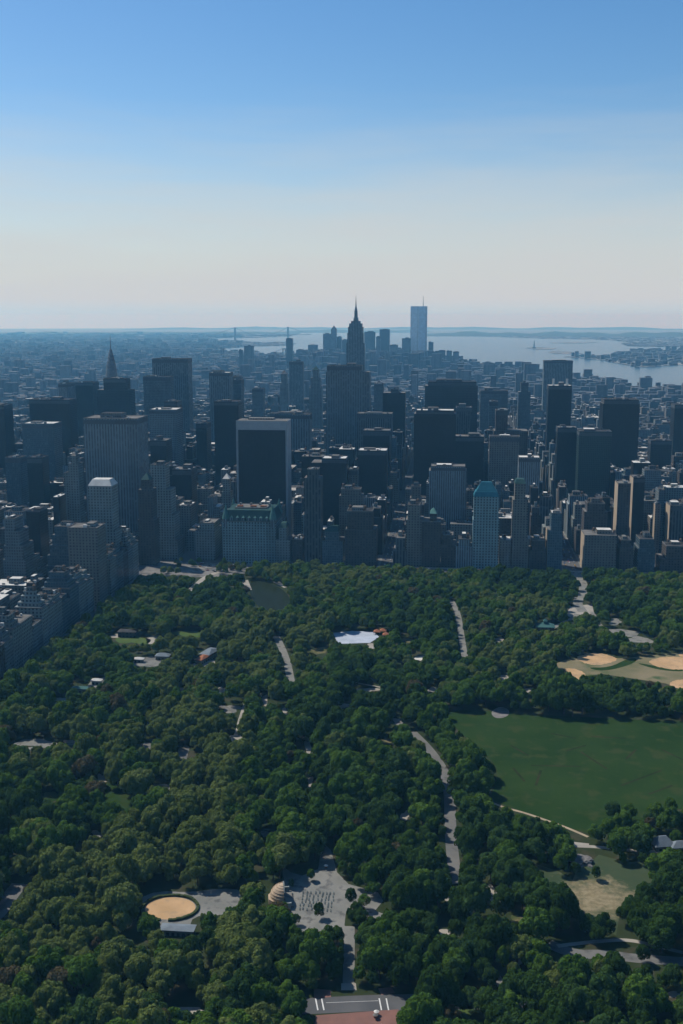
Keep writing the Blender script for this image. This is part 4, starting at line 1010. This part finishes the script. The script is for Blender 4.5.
# bandshell
B0 = G(*z2((158,300))[0]); root = empty('bandshell', (B0[0], B0[1], 0), 'tan half dome bandshell open toward the concert ground', 'bandshell'); root.rotation_euler.z = .22
Rb = 8.2; h0 = 3.4
M['shell'] = surf('shell_stone', (.4,.31,.22), (.34,.26,.18), .4, .8)
m = MB(); m.prism([(0, -Rb-1.5), (0, Rb+1.5), (-Rb*.75, Rb*.8), (-Rb-1, 3), (-Rb-1, -3), (-Rb*.75, -Rb*.8)], 0, h0); m.build('base', M['shell'], root)
m = MB(); nu, nv = 14, 8
for rad, flip in ((Rb, 0), (Rb*.9, 1)):
    vs = []; fs = []
    for j in range(nv+1):
        el = PI/2*j/nv; st_ = rad*(1-.025*(j % 2)) if not flip else rad
        for i in range(nu+1):
            az = PI/2+PI*i/nu
            vs.append((st_*math.cos(el)*math.cos(az), st_*math.cos(el)*math.sin(az), h0+rad*math.sin(el)))
    for j in range(nv):
        for i in range(nu):
            f = (j*(nu+1)+i, j*(nu+1)+i+1, (j+1)*(nu+1)+i+1, (j+1)*(nu+1)+i); fs.append(f[::-1] if flip else f)
    m.add(vs, fs)
m.build('half_dome', M['shell'], root)
m = MB()
for j in range(1, 7):
    el = PI/2*j/7.5; r0 = Rb*math.cos(el)+.05; z0 = h0+Rb*math.sin(el)
    for i in range(nu):
        a0, a1 = PI/2+PI*i/nu, PI/2+PI*(i+1)/nu
        q = [(r0*math.cos(t)*k, r0*math.sin(t)*k) for t, k in ((a0,.985),(a1,.985),(a1,1.014),(a0,1.014))]
        m.add([(*p, z0-.2) for p in q]+[(*p, z0+.2) for p in q], [(0,3,2,1),(4,5,6,7),(0,1,5,4),(1,2,6,5),(2,3,7,6),(3,0,4,7)])
m.build('ring', M['shell'], root)
m = MB(); n = 18
for i in range(n):
    a, b = PI*i/n, PI*(i+1)/n
    pts = [(Rb*1.08*math.cos(t), h0+Rb*1.08*math.sin(t)) for t in (a, b)]+[(Rb*.88*math.cos(t), h0+Rb*.88*math.sin(t)) for t in (b, a)]
    m.add([(0.02, p[0], p[1]) for p in pts]+[(.8, p[0], p[1]) for p in pts], [(0,1,2,3),(7,6,5,4),(0,4,5,1),(1,5,6,2),(2,6,7,3),(3,7,4,0)])
m.build('arch', M['lime'], root)
m = MB(); m.box(.05, 6, -Rb-1, Rb+1, 0, 1.4); m.build('stage', M['paving'], root)
for s in (-1, 1):
    m = MB(); m.box(.05, 4.5, s*(Rb+1.6)-.6, s*(Rb+1.6)+.6, 0, 4.2); m.build('wing_wall', M['lime'], root)
bx = P(B0[0], B0[1], 6)
CLEAR.append(([(bx[0]-17,bx[1]-14),(bx[0]+15,bx[1]-14),(bx[0]+15,bx[1]+10),(bx[0]-17,bx[1]+10)], 3, bx[0]-17, bx[0]+15, bx[1]-14, bx[1]+10))
# rock outcrop
rb = bmesh.new(); bmesh.ops.create_icosphere(rb, subdivisions=4, radius=1)
from mathutils import noise as mn, Vector
for v_ in rb.verts:
    f_ = 1+.5*mn.noise(v_.co*1.6)+.25*mn.noise(v_.co*4); v_.co = Vector((v_.co.x*8*f_, v_.co.y*7*f_, max(-.5, v_.co.z*3.2*f_)))
me = bpy.data.meshes.new('rock_outcrop'); rb.to_mesh(me); rb.free(); me.materials.append(M['rock'])
o = bpy.data.objects.new('rock_outcrop', me); COL.objects.link(o); gx = G(583, 862); o.location = (gx[0], gx[1], 0)
tag(o, 'grey rock outcrop at the lawn edge below the sandy path', 'rock')
CLEAR.append(([(572,850),(595,850),(595,867),(572,867)], 2, 572, 595, 850, 867))
# benches on the concert ground
bm_ = MB(); bm_.box(-1.6, 1.6, -.25, .25, .42, .5); bm_.box(-1.6, 1.6, .22, .30, .5, .95)
for s in (-1.3, 0, 1.3): bm_.box(s-.06, s+.06, -.22, .22, 0, .42)
M['bench'] = surf('bench_paint', (.22,.25,.235), (.16,.185,.175), .5, .7)
b0 = bm_.build('bench', M['bench']); first = True
c0 = G(*z2((258,300))[0])
for r_i in range(9):
    for c_i in range(6):
        o = b0 if first else b0.copy()
        if not first: COL.objects.link(o)
        first = False
        o.location = (c0[0]-11+c_i*4.1+rr.uniform(-.3,.3), c0[1]-13+r_i*3.1, .12); o.rotation_euler.z = PI/2+rr.uniform(-.06,.06)+(0 if r_i % 2 else .1)
        o.location.x = c0[0]-9.5+r_i*2.4+rr.uniform(-.5,.5); o.location.y = c0[1]-10+c_i*3.9+rr.uniform(-.8,.8)
        tag(o, 'grey green bench in the rows facing the bandshell', 'bench', 'rows of benches on the concert ground')
# vendor parasols
for (q, lab, cm) in ((z2((285,204))[0], 'white vendor parasol near the top of the concert ground', 'whiteroof'), (z2((435,640))[0], 'white vendor parasol by the brick terrace and road', 'whiteroof'),
                 (z2((432,650))[0], 'small pale parasol set beside another on brick terrace', 'gravel'), (z3((655,236))[0], 'white parasol on the lawn edge near the pavilion', 'whiteroof')):
    X, Y = G(*q); root = empty('parasol', (X, Y, .12), lab, 'parasol')
    m = MB(); m.cyl(0, 0, .05, .05, 0, 2.4, 6); m.build('pole', M['steel'], root)
    m = MB(); m.cyl(0, 0, 1.5, .1, 2.2, 3.0, 10); m.build('canopy', M[cm], root)
    m = MB(); m.box(-.9, .9, .3, 1.2, .3, 1.1); m.cyl(-.6, .75, .3, .3, 0, .3, 8); m.build('cart', M['redroof'], root)

# ------------------------------------------------------------------ cars
def paint(name, c):
    m, nt, b = new_mat(name); b.inputs['Base Color'].default_value = (*c, 1); b.inputs['Roughness'].default_value = .3; b.inputs['Coat Weight'].default_value = .4; return m
M['yel'] = paint('taxi_paint', (.55,.3,.02)); M['wht'] = paint('white_paint', (.6,.6,.6)); M['blk'] = paint('black_paint', (.02,.02,.022)); M['red'] = paint('red_paint', (.3,.03,.03)); M['blu'] = paint('blue_paint', (.04,.08,.2)); M['slv'] = paint('silver_paint', (.35,.36,.37))
M['glass'] = paint('car_glass', (.015,.02,.025)); M['tyre'] = paint('tyre_rubber', (.02,.02,.02))
def car_mesh(pm):
    m = MB()
    prof = [(-2.4,.35),(2.4,.35),(2.45,.8),(1.3,.98),(-1.6,1.0),(-2.4,.95)]
    n = len(prof); w = .9
    m.add([(x,-w,z) for x,z in prof]+[(x,w,z) for x,z in prof], [tuple(range(n)), tuple(range(2*n-1,n-1,-1))]+[(i,n+i,n+(i+1)%n,(i+1)%n) for i in range(n)], 0)
    m.box(-1.7, 1.15, -.82, .82, .98, 1.42, 1, tx=.68, ty=.85); m.box(-1.18, .62, -.68, .68, 1.42, 1.47, 0)
    for sx in (-1.5, 1.5):
        for sy in (-.85, .85):
            nn = 10; m.add([(sx+.34*math.cos(2*PI*i/nn), sy+k*.12, .34+.34*math.sin(2*PI*i/nn)) for k in (-1,1) for i in range(nn)],
                [tuple(range(nn)), tuple(range(2*nn-1,nn-1,-1))]+[(i,nn+i,nn+(i+1)%nn,(i+1)%nn) for i in range(nn)], 2)
    o = m.build('car', [pm, M['glass'], M['tyre']]); me = o.data; bpy.data.objects.remove(o); return me
CM = {k: car_mesh(M[k]) for k in ('yel','wht','blk','red','blu','slv')}
CN = {'yel': 'yellow taxi', 'wht': 'white car', 'blk': 'black car', 'red': 'red car', 'blu': 'blue car', 'slv': 'silver car'}
def car(X, Y, rz, where, grp, k=None, z=.15):
    k = k or rr.choice(('yel','yel','wht','blk','red','blu','slv','wht'))
    o = bpy.data.objects.new('taxi' if k == 'yel' else 'car', CM[k]); COL.objects.link(o); o.location = (X, Y, z); o.rotation_euler.z = rz
    tag(o, f'{CN[k]} {where}', 'taxi' if k == 'yel' else 'car', grp)
for X in (-97, -90, -83):
    y = 1583
    while y < 2150: car(X+rr.uniform(-1,1), y, PI/2, 'in the traffic of the long straight avenue', 'cars on the straight avenue'); y += rr.choice((9,14,22,36))
for X in (169, 176, 183):
    y = 1583
    while y < 1900: car(X+rr.uniform(-1,1), y, -PI/2, 'on the avenue leading into the park road', 'cars on the second avenue'); y += rr.choice((9,14,24,40))
for Y in (1546, 1553, 1560):
    x = -240
    while x < 260: car(x, Y+rr.uniform(-.8,.8), 0 if Y < 1555 else PI, 'on the street between the trees and hotels', 'cars along the park street'); x += rr.choice((10,16,30,50))
for i in range(26):
    car(rr.uniform(-408,-296), rr.choice((1512,1519,1543,1550,1561,1566))+rr.uniform(-1,1), rr.choice((0,PI)), 'circling the paved square beside the mansard hotel', 'cars around the city square')
fx, fy = -352, 1545
root = empty('fountain', (fx, fy, .1), 'round tiered stone fountain in the paved city square', 'fountain')
m = MB(); m.lathe(0, 0, [(11,0),(11,.9),(10.2,.9),(10.2,.5)], 20); m.build('basin', M['walk'], root)
m = MB(); m.lathe(0, 0, [(2.2,.5),(1.4,2.2),(3.6,2.8),(3.6,3.1),(.9,3.2),(.7,5.2),(1.4,5.6),(.3,7.5)], 12); m.build('bowl', M['lime'], root)

# ------------------------------------------------------------------ trees
def leafmat(name, c1, c2, tr=.3):
    m, nt, b = new_mat(name)
    oi = N(nt, 'ShaderNodeObjectInfo').outputs['Random']
    tc = N(nt, 'ShaderNodeTexCoord').outputs['Object']
    c = mixc(nt, oi, c1, c2)
    c = mixc(nt, ramp(nt, noise(nt, .9, 3, tc), .3, .7), mixc(nt, .3, c, (.015,.030,.005)), c)
    b.inputs['Roughness'].default_value = .8; b.inputs['Specular IOR Level'].default_value = .08
    nt.links.new(c, b.inputs['Base Color'])
    t = N(nt, 'ShaderNodeBsdfTranslucent'); nt.links.new(mixc(nt, .35, c, (.10,.17,.008)), t.inputs[0])
    mx = N(nt, 'ShaderNodeMixShader'); mx.inputs[0].default_value = tr
    out = nt.nodes['Material Output']; nt.links.new(b.outputs[0], mx.inputs[1]); nt.links.new(t.outputs[0], mx.inputs[2]); nt.links.new(mx.outputs[0], out.inputs[0])
    return m
TONES = [('dark green', leafmat('leaf_dark', (.020,.052,.006), (.042,.090,.011))), ('mid green', leafmat('leaf_mid', (.050,.112,.011), (.092,.170,.020))),
         ('olive green', leafmat('leaf_olive', (.105,.142,.032), (.165,.205,.052))), ('blue green', leafmat('leaf_blue', (.028,.066,.014), (.054,.108,.024))),
         ('bronze leaved', leafmat('leaf_bronze', (.09,.065,.034), (.11,.085,.045)))]
M['bark'] = surf('bark', (.06,.045,.035), (.09,.07,.055), .8, .95)
def crown_mesh(seed, nl, sq, leaf=.1, per=270):
    # lumpy crown of leaf clumps, unit radius, standing on z 0.30 .. ~1.9
    g = np.random.default_rng(seed); V_, N_ = [], []
    cen = []
    for i in range(nl):
        el = math.asin(g.uniform(-.35, 1)); az = i*2.39996+g.uniform(-.5,.5); r = g.uniform(.42,.80)
        cen.append((r*math.cos(el)*math.cos(az), r*math.cos(el)*math.sin(az), 1.05+r*math.sin(el)*sq, g.uniform(.19,.40)))
    cen.append((0,0,1.05,.55)); cen = np.array(cen)
    for k, c in enumerate(cen):
        n = int(per*(c[3]/.35)**2)
        d = g.normal(size=(n,3)); d /= np.linalg.norm(d, axis=1)[:,None]
        d[:,2] = np.where(d[:,2] < -.55, -d[:,2], d[:,2])
        p = c[:3]+d*c[3]*g.uniform(.82,1.1,(n,1))
        # drop leaves buried in other clumps
        keep = np.ones(n, bool)
        for j, e in enumerate(cen):
            if j != k: keep &= np.linalg.norm(p-e[:3], axis=1) > e[3]*.72
        V_.append(p[keep]); N_.append(d[keep])
    Pn = np.concatenate(V_); D = np.concatenate(N_)+g.normal(scale=.33, size=(len(Pn),3)); D /= np.linalg.norm(D, axis=1)[:,None]
    a = np.cross(D, g.normal(size=D.shape)); a /= np.linalg.norm(a, axis=1)[:,None]; b = np.cross(D, a)
    s = leaf*g.uniform(.6,1.15,(len(Pn),1))*.5
    q = np.stack([Pn-a*s-b*s*.8, Pn+a*s-b*s, Pn+a*s*.8+b*s, Pn-a*s+b*s], 1).reshape(-1,3)
    me = bpy.data.meshes.new('crown'); nq = len(Pn)
    me.vertices.add(nq*4); me.vertices.foreach_set('co', q.astype(np.float32).ravel())
    me.loops.add(nq*4); me.loops.foreach_set('vertex_index', np.arange(nq*4, dtype=np.int32))
    me.polygons.add(nq); me.polygons.foreach_set('loop_start', np.arange(0, nq*4, 4, dtype=np.int32))
    me.update(calc_edges=True)
    return me
def trunk_mesh(seed):
    r = random.Random(seed); m = MB()
    m.lathe(0, 0, [(.085,0),(.06,.08),(.05,.35),(.04,.7),(.02,1.1)], 7)
    for i in range(5):
        a = i*1.3+r.random(); z0 = .38+.08*i; L = r.uniform(.4,.6); n = 5
        dx, dy, dz = math.cos(a)*L, math.sin(a)*L, L*.8
        px_, py_ = -math.sin(a), math.cos(a)
        for (t0, r0, t1, r1) in ((0,.03,.5,.02),(.5,.02,1,.008)):
            vs = []
            for t, rd in ((t0,r0),(t1,r1)):
                for k in range(n):
                    c, s = math.cos(2*PI*k/n)*rd, math.sin(2*PI*k/n)*rd
                    vs.append((dx*t+px_*c, dy*t+py_*c, z0+dz*t+s))
            m.add(vs, [(k,(k+1)%n,n+(k+1)%n,n+k) for k in range(n)])
    o = m.build('trunk', M['bark']); me = o.data; bpy.data.objects.remove(o); return me
SHAPES = [crown_mesh(11, 34, .75), crown_mesh(12, 42, .9), crown_mesh(13, 28, .7, .11), crown_mesh(14, 38, 1.1), crown_mesh(15, 48, .8, .085), crown_mesh(16, 36, .95)]
TRUNKS = [trunk_mesh(i) for i in range(3)]
CROWN = {}
for i, s in enumerate(SHAPES):
    for j, (tn, mt) in enumerate(TONES):
        c = s.copy(); c.materials.append(mt); CROWN[i, j] = c
tr = random.Random(21); trees = []
def blocked(X, Y, r, h):
    # would this crown hide ground that lies open?
    n = 0; hard = 0
    c = P(X, Y, h*.55); sc = FPX/math.sqrt(X*X+Y*Y+HC*HC); rx = r*sc*.92; ry = h*.36*sc*.9+r*sc*.2
    for k in range(17):
        a = k*PI/4; m_ = 1 if k < 8 else .5 if k < 16 else 0
        x = c[0]+rx*m_*math.cos(a); y = c[1]+ry*m_*math.sin(a)
        for (q, hd_, x0, x1, y0, y1) in CLEAR:
            if x0 <= x <= x1 and y0 <= y <= y1 and inpoly(x, y, q):
                if hd_ == 3: hard += 3
                elif hd_ == 2: hard += 1
                else: n += 1
                break
    return hard >= 3 or n >= 5 or (hard+n) >= 5
def tone_at(X, Y):
    v_ = mn.noise(Vector((X*.006, Y*.006, 3.3)))+tr.uniform(-.4,.4)*.9
    p = P(X, Y, 8)
    if p[1] < 700 and p[0] < 330: v_ += .22
    for (cx, cy, rx, ry) in ((200,770,45,60),(60,900,70,70),(170,850,80,35),(150,990,60,25),(560,960,60,25),(240,960,30,30)):
        if ((p[0]-cx)/rx)**2+((p[1]-cy)/ry)**2 < 1: v_ += .6
    if tr.random() < .012: return 4
    return 2 if v_ > .36 else 1 if v_ > -.06 else 3 if v_ > -.2 else 0
sp_ = 10.7; Y = 425.0; ri = 0
while Y < 1532:
    xl = max(-430, V(-60, 500, Y)[0]-160); xr = min(462, V(743, 500, Y)[0]+220); X = xl+(sp_/2 if ri % 2 else 0)
    while X < xr:
        x = X+tr.uniform(-.36,.36)*sp_; y = Y+tr.uniform(-.36,.36)*sp_
        r = tr.choice((3.6,4.6,5.4,6.2,7.0,7.8,8.8,9.8)); h = r*tr.uniform(1.75,2.5)+2.5
        if Y > 1350: r *= .84; h *= .72
        elif Y > 1000: r *= .92; h *= .88
        ok = not (x < -285 and y > 1474) and x > -429+r*.35 and y < 1533
        if ok and (math.hypot(x-B0[0], y-B0[1]) < 15 or math.hypot(x-B0[0]+10, y-B0[1]-6) < 15): ok = False
        if ok and x > -414 and any(q[1] <= x <= q[2] and q[3] <= y <= q[4] and inpoly(x, y, q[0]) for q in SOLID): ok = False
        if ok:
            for att in range(3):
                if not blocked(x, y, r, h): trees.append((x, y, r, h)); break
                r *= .72; h *= .78
        X += sp_
    Y += sp_*.87; ri += 1
extra = z2((264,352),(240,240),(358,312),(198,372),(182,262))+z3((415,245),(498,198),(557,500),(622,470),(575,400),(530,385),(545,430),(395,420),(440,425),(420,440),(352,232),(560,185),(610,215),(640,240),(655,205),(700,260),(660,140))
SM = {0:3.6,1:3.0,2:4.4,3:2.6,4:2.0,5:3.4,6:3.0,7:4.4,8:5,9:8,10:7.5,11:7,12:6,13:6,14:5,15:3.6,16:4,17:4}
for i, q in enumerate(extra):
    X, Y = G(*q); r = SM.get(i, 4.5); trees.append((X, Y, r, r*2.1+1.5))
for q, r in zip(z2((374,352),(388,380),(362,368),(402,415),(404,450),(400,485),(404,520),(385,545),(385,264),(424,288),(398,326),(318,430),(312,470),(316,505),(310,540)), (4.2,5,3.4,4.6,5,4.6,5.2,4.2,4.0,4.4,4.0,4.6,5,5.2,5)):
    X, Y = G(*q); trees.append((X, Y, r, r*2.1+1.5))
for q in ((426,1014),(441,1018),(456,1016),(470,1012),(414,1020),(432,1026),(298,1016),(286,1011),(273,1016),(484,1016)):
    X, Y = G(*q); r = tr.uniform(4.8,6.6); trees.append((X, Y, r, r*2.1+1.5))
for (X, Y, r) in ((-328,1503,5),(-318,1498,5),(-322,1514,5),(-310,1510,5.4),(-300,1505,5),(-306,1522,5),(-296,1518,4.8),(-318,1528,4.6),(-298,1533,4.6),(-332,1518,4.4),(-308,1534,4.2),(-404,1486,5),(-394,1484,5),(-384,1485,4.8),(-406,1497,4.6),(-372,1532,4.5),(-378,1545,4),(-370,1558,4.5),(-392,1524,4),(-332,1534,4),(-330,1550,4.2),(-334,1564,3.8),(-402,1550,3.6),(-398,1564,3.6)): trees.append((X, Y, r, r*2.1+1.5))
for (a, b) in ((612,812),(622,824),(635,826),(650,822),(618,836),(640,834),(662,826),(675,822),(607,830),(655,812),(670,806),(628,815),(596,836)):
    X, Y = G(a, b+8); r = tr.uniform(4.6,6.6); trees.append((X, Y, r, r*2.0+1))
def size_px(t):
    p = P(t[0], t[1], t[3]*.6)
    if not (-6 < p[0] < 689 and p[1] < 1030): return 0
    return t[2]*math.sqrt(t[3])/math.sqrt(t[0]**2+t[1]**2+HC**2)
trees.sort(key=lambda t: -size_px(t))
NT = 300
LMK = [('the bandshell', B0), ('the round sand arena', A), ('the rows of benches', c0), ('the meadow pavilion', G(662,848)), ('the lawn rock outcrop', G(583,862)), ('the worn dry patch', G(600,900)),
       ('the curving lower road', G(610,955)), ('the striped road crossing', G(350,1003)), ('the brick terrace', G(300,1020)), ('the avenue side road bend', G(4,902)), ('the stage house', G(178,935)), ('the straight park drive', G(455,880)),
       ('the stair landing', G(350,985)), ('the lower walk bend', G(525,955)), ('the zigzag path', G(*z1((530,480))[0])), ('the bright shrub walk', G(*z1((520,645))[0]))]
cnt = {}
ind = trees[:NT]; info = []
for t in ind:
    j = tone_at(t[0], t[1])
    b = min(LMK, key=lambda L: math.hypot(L[1][0]-t[0], (L[1][1]-t[1])))
    dx, dy = t[0]-b[1][0], t[1]-b[1][1]
    side = ('on its tower side' if dy > 0 else 'on its near side') if abs(dy) > abs(dx) else ('on its meadow side' if dx > 0 else 'on its avenue side')
    sz = 'broad' if t[2] > 6.6 else 'small' if t[2] < 5 else 'rounded'
    info.append((t, j, b[0], side, sz, math.hypot(dx, dy)))
info.sort(key=lambda q: q[5])
ORD2 = ['first','second','third','fourth','fifth','sixth','seventh','eighth','ninth','tenth','eleventh','twelfth','thirteenth','fourteenth','fifteenth','sixteenth','seventeenth','eighteenth','nineteenth','twentieth']
for (t, j, nm, side, sz, dd) in info:
    k = (j, nm, side, sz); n = cnt.get(k, 0); cnt[k] = n+1
    lab = f"{sz} {TONES[j][0]} tree, {ORD2[min(n, 19)]} out from {nm} {side}"
    root = empty('tree', (t[0], t[1], .05), lab, 'tree', 'broadleaf trees of the park')
    root.rotation_euler.z = tr.uniform(0, 6.28)
    i = tr.randrange(6); s = (t[2], t[2]*tr.uniform(.88,1.12), t[3]/1.85)
    o = bpy.data.objects.new('crown', CROWN[i, j]); COL.objects.link(o); o.parent = root; o.scale = s
    o = bpy.data.objects.new('trunk', TRUNKS[i % 3]); COL.objects.link(o); o.parent = root; o.scale = (t[2]*.9, t[2]*.9, t[3]/1.85)
# every farther tree: one wood
far = trees[NT:]
me = bpy.data.meshes.new('park_wood'); me.vertices.add(len(far)); me.vertices.foreach_set('co', [c for t in far for c in (t[0], t[1], .05)])
a1 = me.attributes.new('pick', 'INT', 'POINT'); a1.data.foreach_set('value', [tr.randrange(6)*5+tone_at(t[0], t[1]) for t in far])
a2 = me.attributes.new('size', 'FLOAT_VECTOR', 'POINT'); a2.data.foreach_set('vector', [c for t in far for c in (t[2], t[2]*tr.uniform(.88,1.12), t[3]/1.85)])
a3 = me.attributes.new('turn', 'FLOAT', 'POINT'); a3.data.foreach_set('value', [tr.uniform(0, 6.28) for t in far])
wood = bpy.data.objects.new('park_wood', me); COL.objects.link(wood); tag(wood, 'mass of farther broadleaf trees filling the park', 'woodland', kind='stuff')
ng = bpy.data.node_groups.new('wood_nodes', 'GeometryNodeTree'); ng.interface.new_socket('Geometry', in_out='INPUT', socket_type='NodeSocketGeometry'); ng.interface.new_socket('Geometry', in_out='OUTPUT', socket_type='NodeSocketGeometry')
gi = ng.nodes.new('NodeGroupInput'); go = ng.nodes.new('NodeGroupOutput'); iop = ng.nodes.new('GeometryNodeInstanceOnPoints')
jn = ng.nodes.new('GeometryNodeGeometryToInstance')
protos = []
for i in range(6):
    for j in range(5):
        po = bpy.data.objects.new('crown_source', CROWN[i, j]); protos.append(po)
for po in reversed(protos):     # multi-input sockets stack the newest link first
    oi = ng.nodes.new('GeometryNodeObjectInfo'); oi.inputs['Object'].default_value = po; oi.transform_space = 'ORIGINAL'; oi.inputs['As Instance'].default_value = False
    ng.links.new(oi.outputs['Geometry'], jn.inputs[0])
def attr_node(nm, ty):
    n = ng.nodes.new('GeometryNodeInputNamedAttribute'); n.data_type = ty; n.inputs['Name'].default_value = nm; return n.outputs['Attribute']
iop.inputs['Pick Instance'].default_value = True
ng.links.new(gi.outputs[0], iop.inputs['Points']); ng.links.new(jn.outputs[0], iop.inputs['Instance'])
ng.links.new(attr_node('pick', 'INT'), iop.inputs['Instance Index']); ng.links.new(attr_node('size', 'FLOAT_VECTOR'), iop.inputs['Scale'])
cx_ = ng.nodes.new('ShaderNodeCombineXYZ'); ng.links.new(attr_node('turn', 'FLOAT'), cx_.inputs[2]); ng.links.new(cx_.outputs[0], iop.inputs['Rotation'])
ng.links.new(iop.outputs[0], go.inputs[0])
md = wood.modifiers.new('wood', 'NODES'); md.node_group = ng

# ------------------------------------------------------------------ air, light, camera
SUN_AZ = -60.8; SUN_EL = 52.0
hz = bpy.data.materials.new('haze_air'); hz.use_nodes = True; nt = hz.node_tree; nt.nodes.remove(nt.nodes['Principled BSDF'])
vn = N(nt, 'ShaderNodeVolumePrincipled'); vn.inputs['Color'].default_value = (.20,.60,1,1); vn.inputs['Density'].default_value = 4.0e-5; vn.inputs['Anisotropy'].default_value = .2
vn.inputs['Absorption Color'].default_value = (1,1,1,1)
nt.links.new(vn.outputs[0], nt.nodes['Material Output'].inputs['Volume'])
m = MB(); m.box(-97000, 97000, -20000, 97000, gz(97000*1.42)-10, 545); o = m.build('haze', hz); tag(o, kind='stuff')
w = bpy.data.worlds.new('World'); scene.world = w; w.use_nodes = True; nt = w.node_tree
sk = N(nt, 'ShaderNodeTexSky'); sk.sky_type = 'NISHITA'; sk.sun_disc = False; sk.sun_elevation = math.radians(SUN_EL); sk.sun_rotation = math.radians(SUN_AZ)
sk.altitude = 300; sk.air_density = 1.0; sk.dust_density = .7; sk.ozone_density = 3.0
hs = N(nt, 'ShaderNodeHueSaturation'); hs.inputs['Saturation'].default_value = 1.3; nt.links.new(sk.outputs[0], hs.inputs['Color'])
tc = N(nt, 'ShaderNodeTexCoord'); sx_ = N(nt, 'ShaderNodeSeparateXYZ'); nt.links.new(tc.outputs['Generated'], sx_.inputs[0])
mr = N(nt, 'ShaderNodeMapRange', interpolation_type='SMOOTHSTEP'); nt.links.new(sx_.outputs[2], mr.inputs[0])
st_n = N(nt, 'ShaderNodeVectorMath', operation='MULTIPLY'); nt.links.new(tc.outputs['Generated'], st_n.inputs[0]); st_n.inputs[1].default_value = (3, 3, 26)
cl_ = noise(nt, 1.6, 5, st_n.outputs[0])
nt.links.new(math_n(nt, 'ADD', sx_.outputs[2], math_n(nt, 'MULTIPLY', math_n(nt, 'SUBTRACT',   .5, cl_), .1)), mr.inputs[0])
for i_, v_ in ((1, .0), (2, .2), (3, 1.0), (4, 0.0)): mr.inputs[i_].default_value = v_
mr2 = N(nt, 'ShaderNodeMapRange', interpolation_type='SMOOTHSTEP'); nt.links.new(sx_.outputs[2], mr2.inputs[0])
for i_, v_ in ((1, .0), (2, .018), (3, 1.0), (4, 0.0)): mr2.inputs[i_].default_value = v_
nt.links.new(mixc(nt, mr.outputs[0], hs.outputs[0], mixc(nt, mr2.outputs[0], (5.2,5.4,5.45), (4.4,5.6,6.2))), nt.nodes['Background'].inputs[0]); nt.nodes['Background'].inputs[1].default_value = .123
sl = bpy.data.lights.new('sun', 'SUN'); sl.energy = 5.0; sl.angle = math.radians(.53); sl.color = (1,.96,.88)
so = bpy.data.objects.new('sun', sl); COL.objects.link(so)
az, el = math.radians(SUN_AZ), math.radians(SUN_EL)
so.rotation_euler = Vector((math.sin(az)*math.cos(el), math.cos(az)*math.cos(el), math.sin(el))).to_track_quat('Z', 'Y').to_euler()
cam = bpy.data.cameras.new('camera'); cam.sensor_fit = 'VERTICAL'; cam.sensor_height = 36; cam.lens = FPX/1024*36; cam.clip_start = 1; cam.clip_end = 300000
co = bpy.data.objects.new('camera', cam); COL.objects.link(co); co.location = (0,0,HC); co.rotation_euler = (PI/2-PIT, 0, YAW); scene.camera = co
scene.view_settings.view_transform = 'Standard'; scene.view_settings.look = 'None'; scene.view_settings.exposure = -.1; scene.view_settings.gamma = 1
scene.cycles.use_denoising = True; scene.cycles.max_bounces = 5; scene.cycles.diffuse_bounces = 2; scene.cycles.transparent_max_bounces = 8; scene.cycles.volume_bounces = 0
print('trees', len(trees), 'lots', len(good), 'chosen', len(chosen), 'city faces', len(CF), 'clear', len(CLEAR))
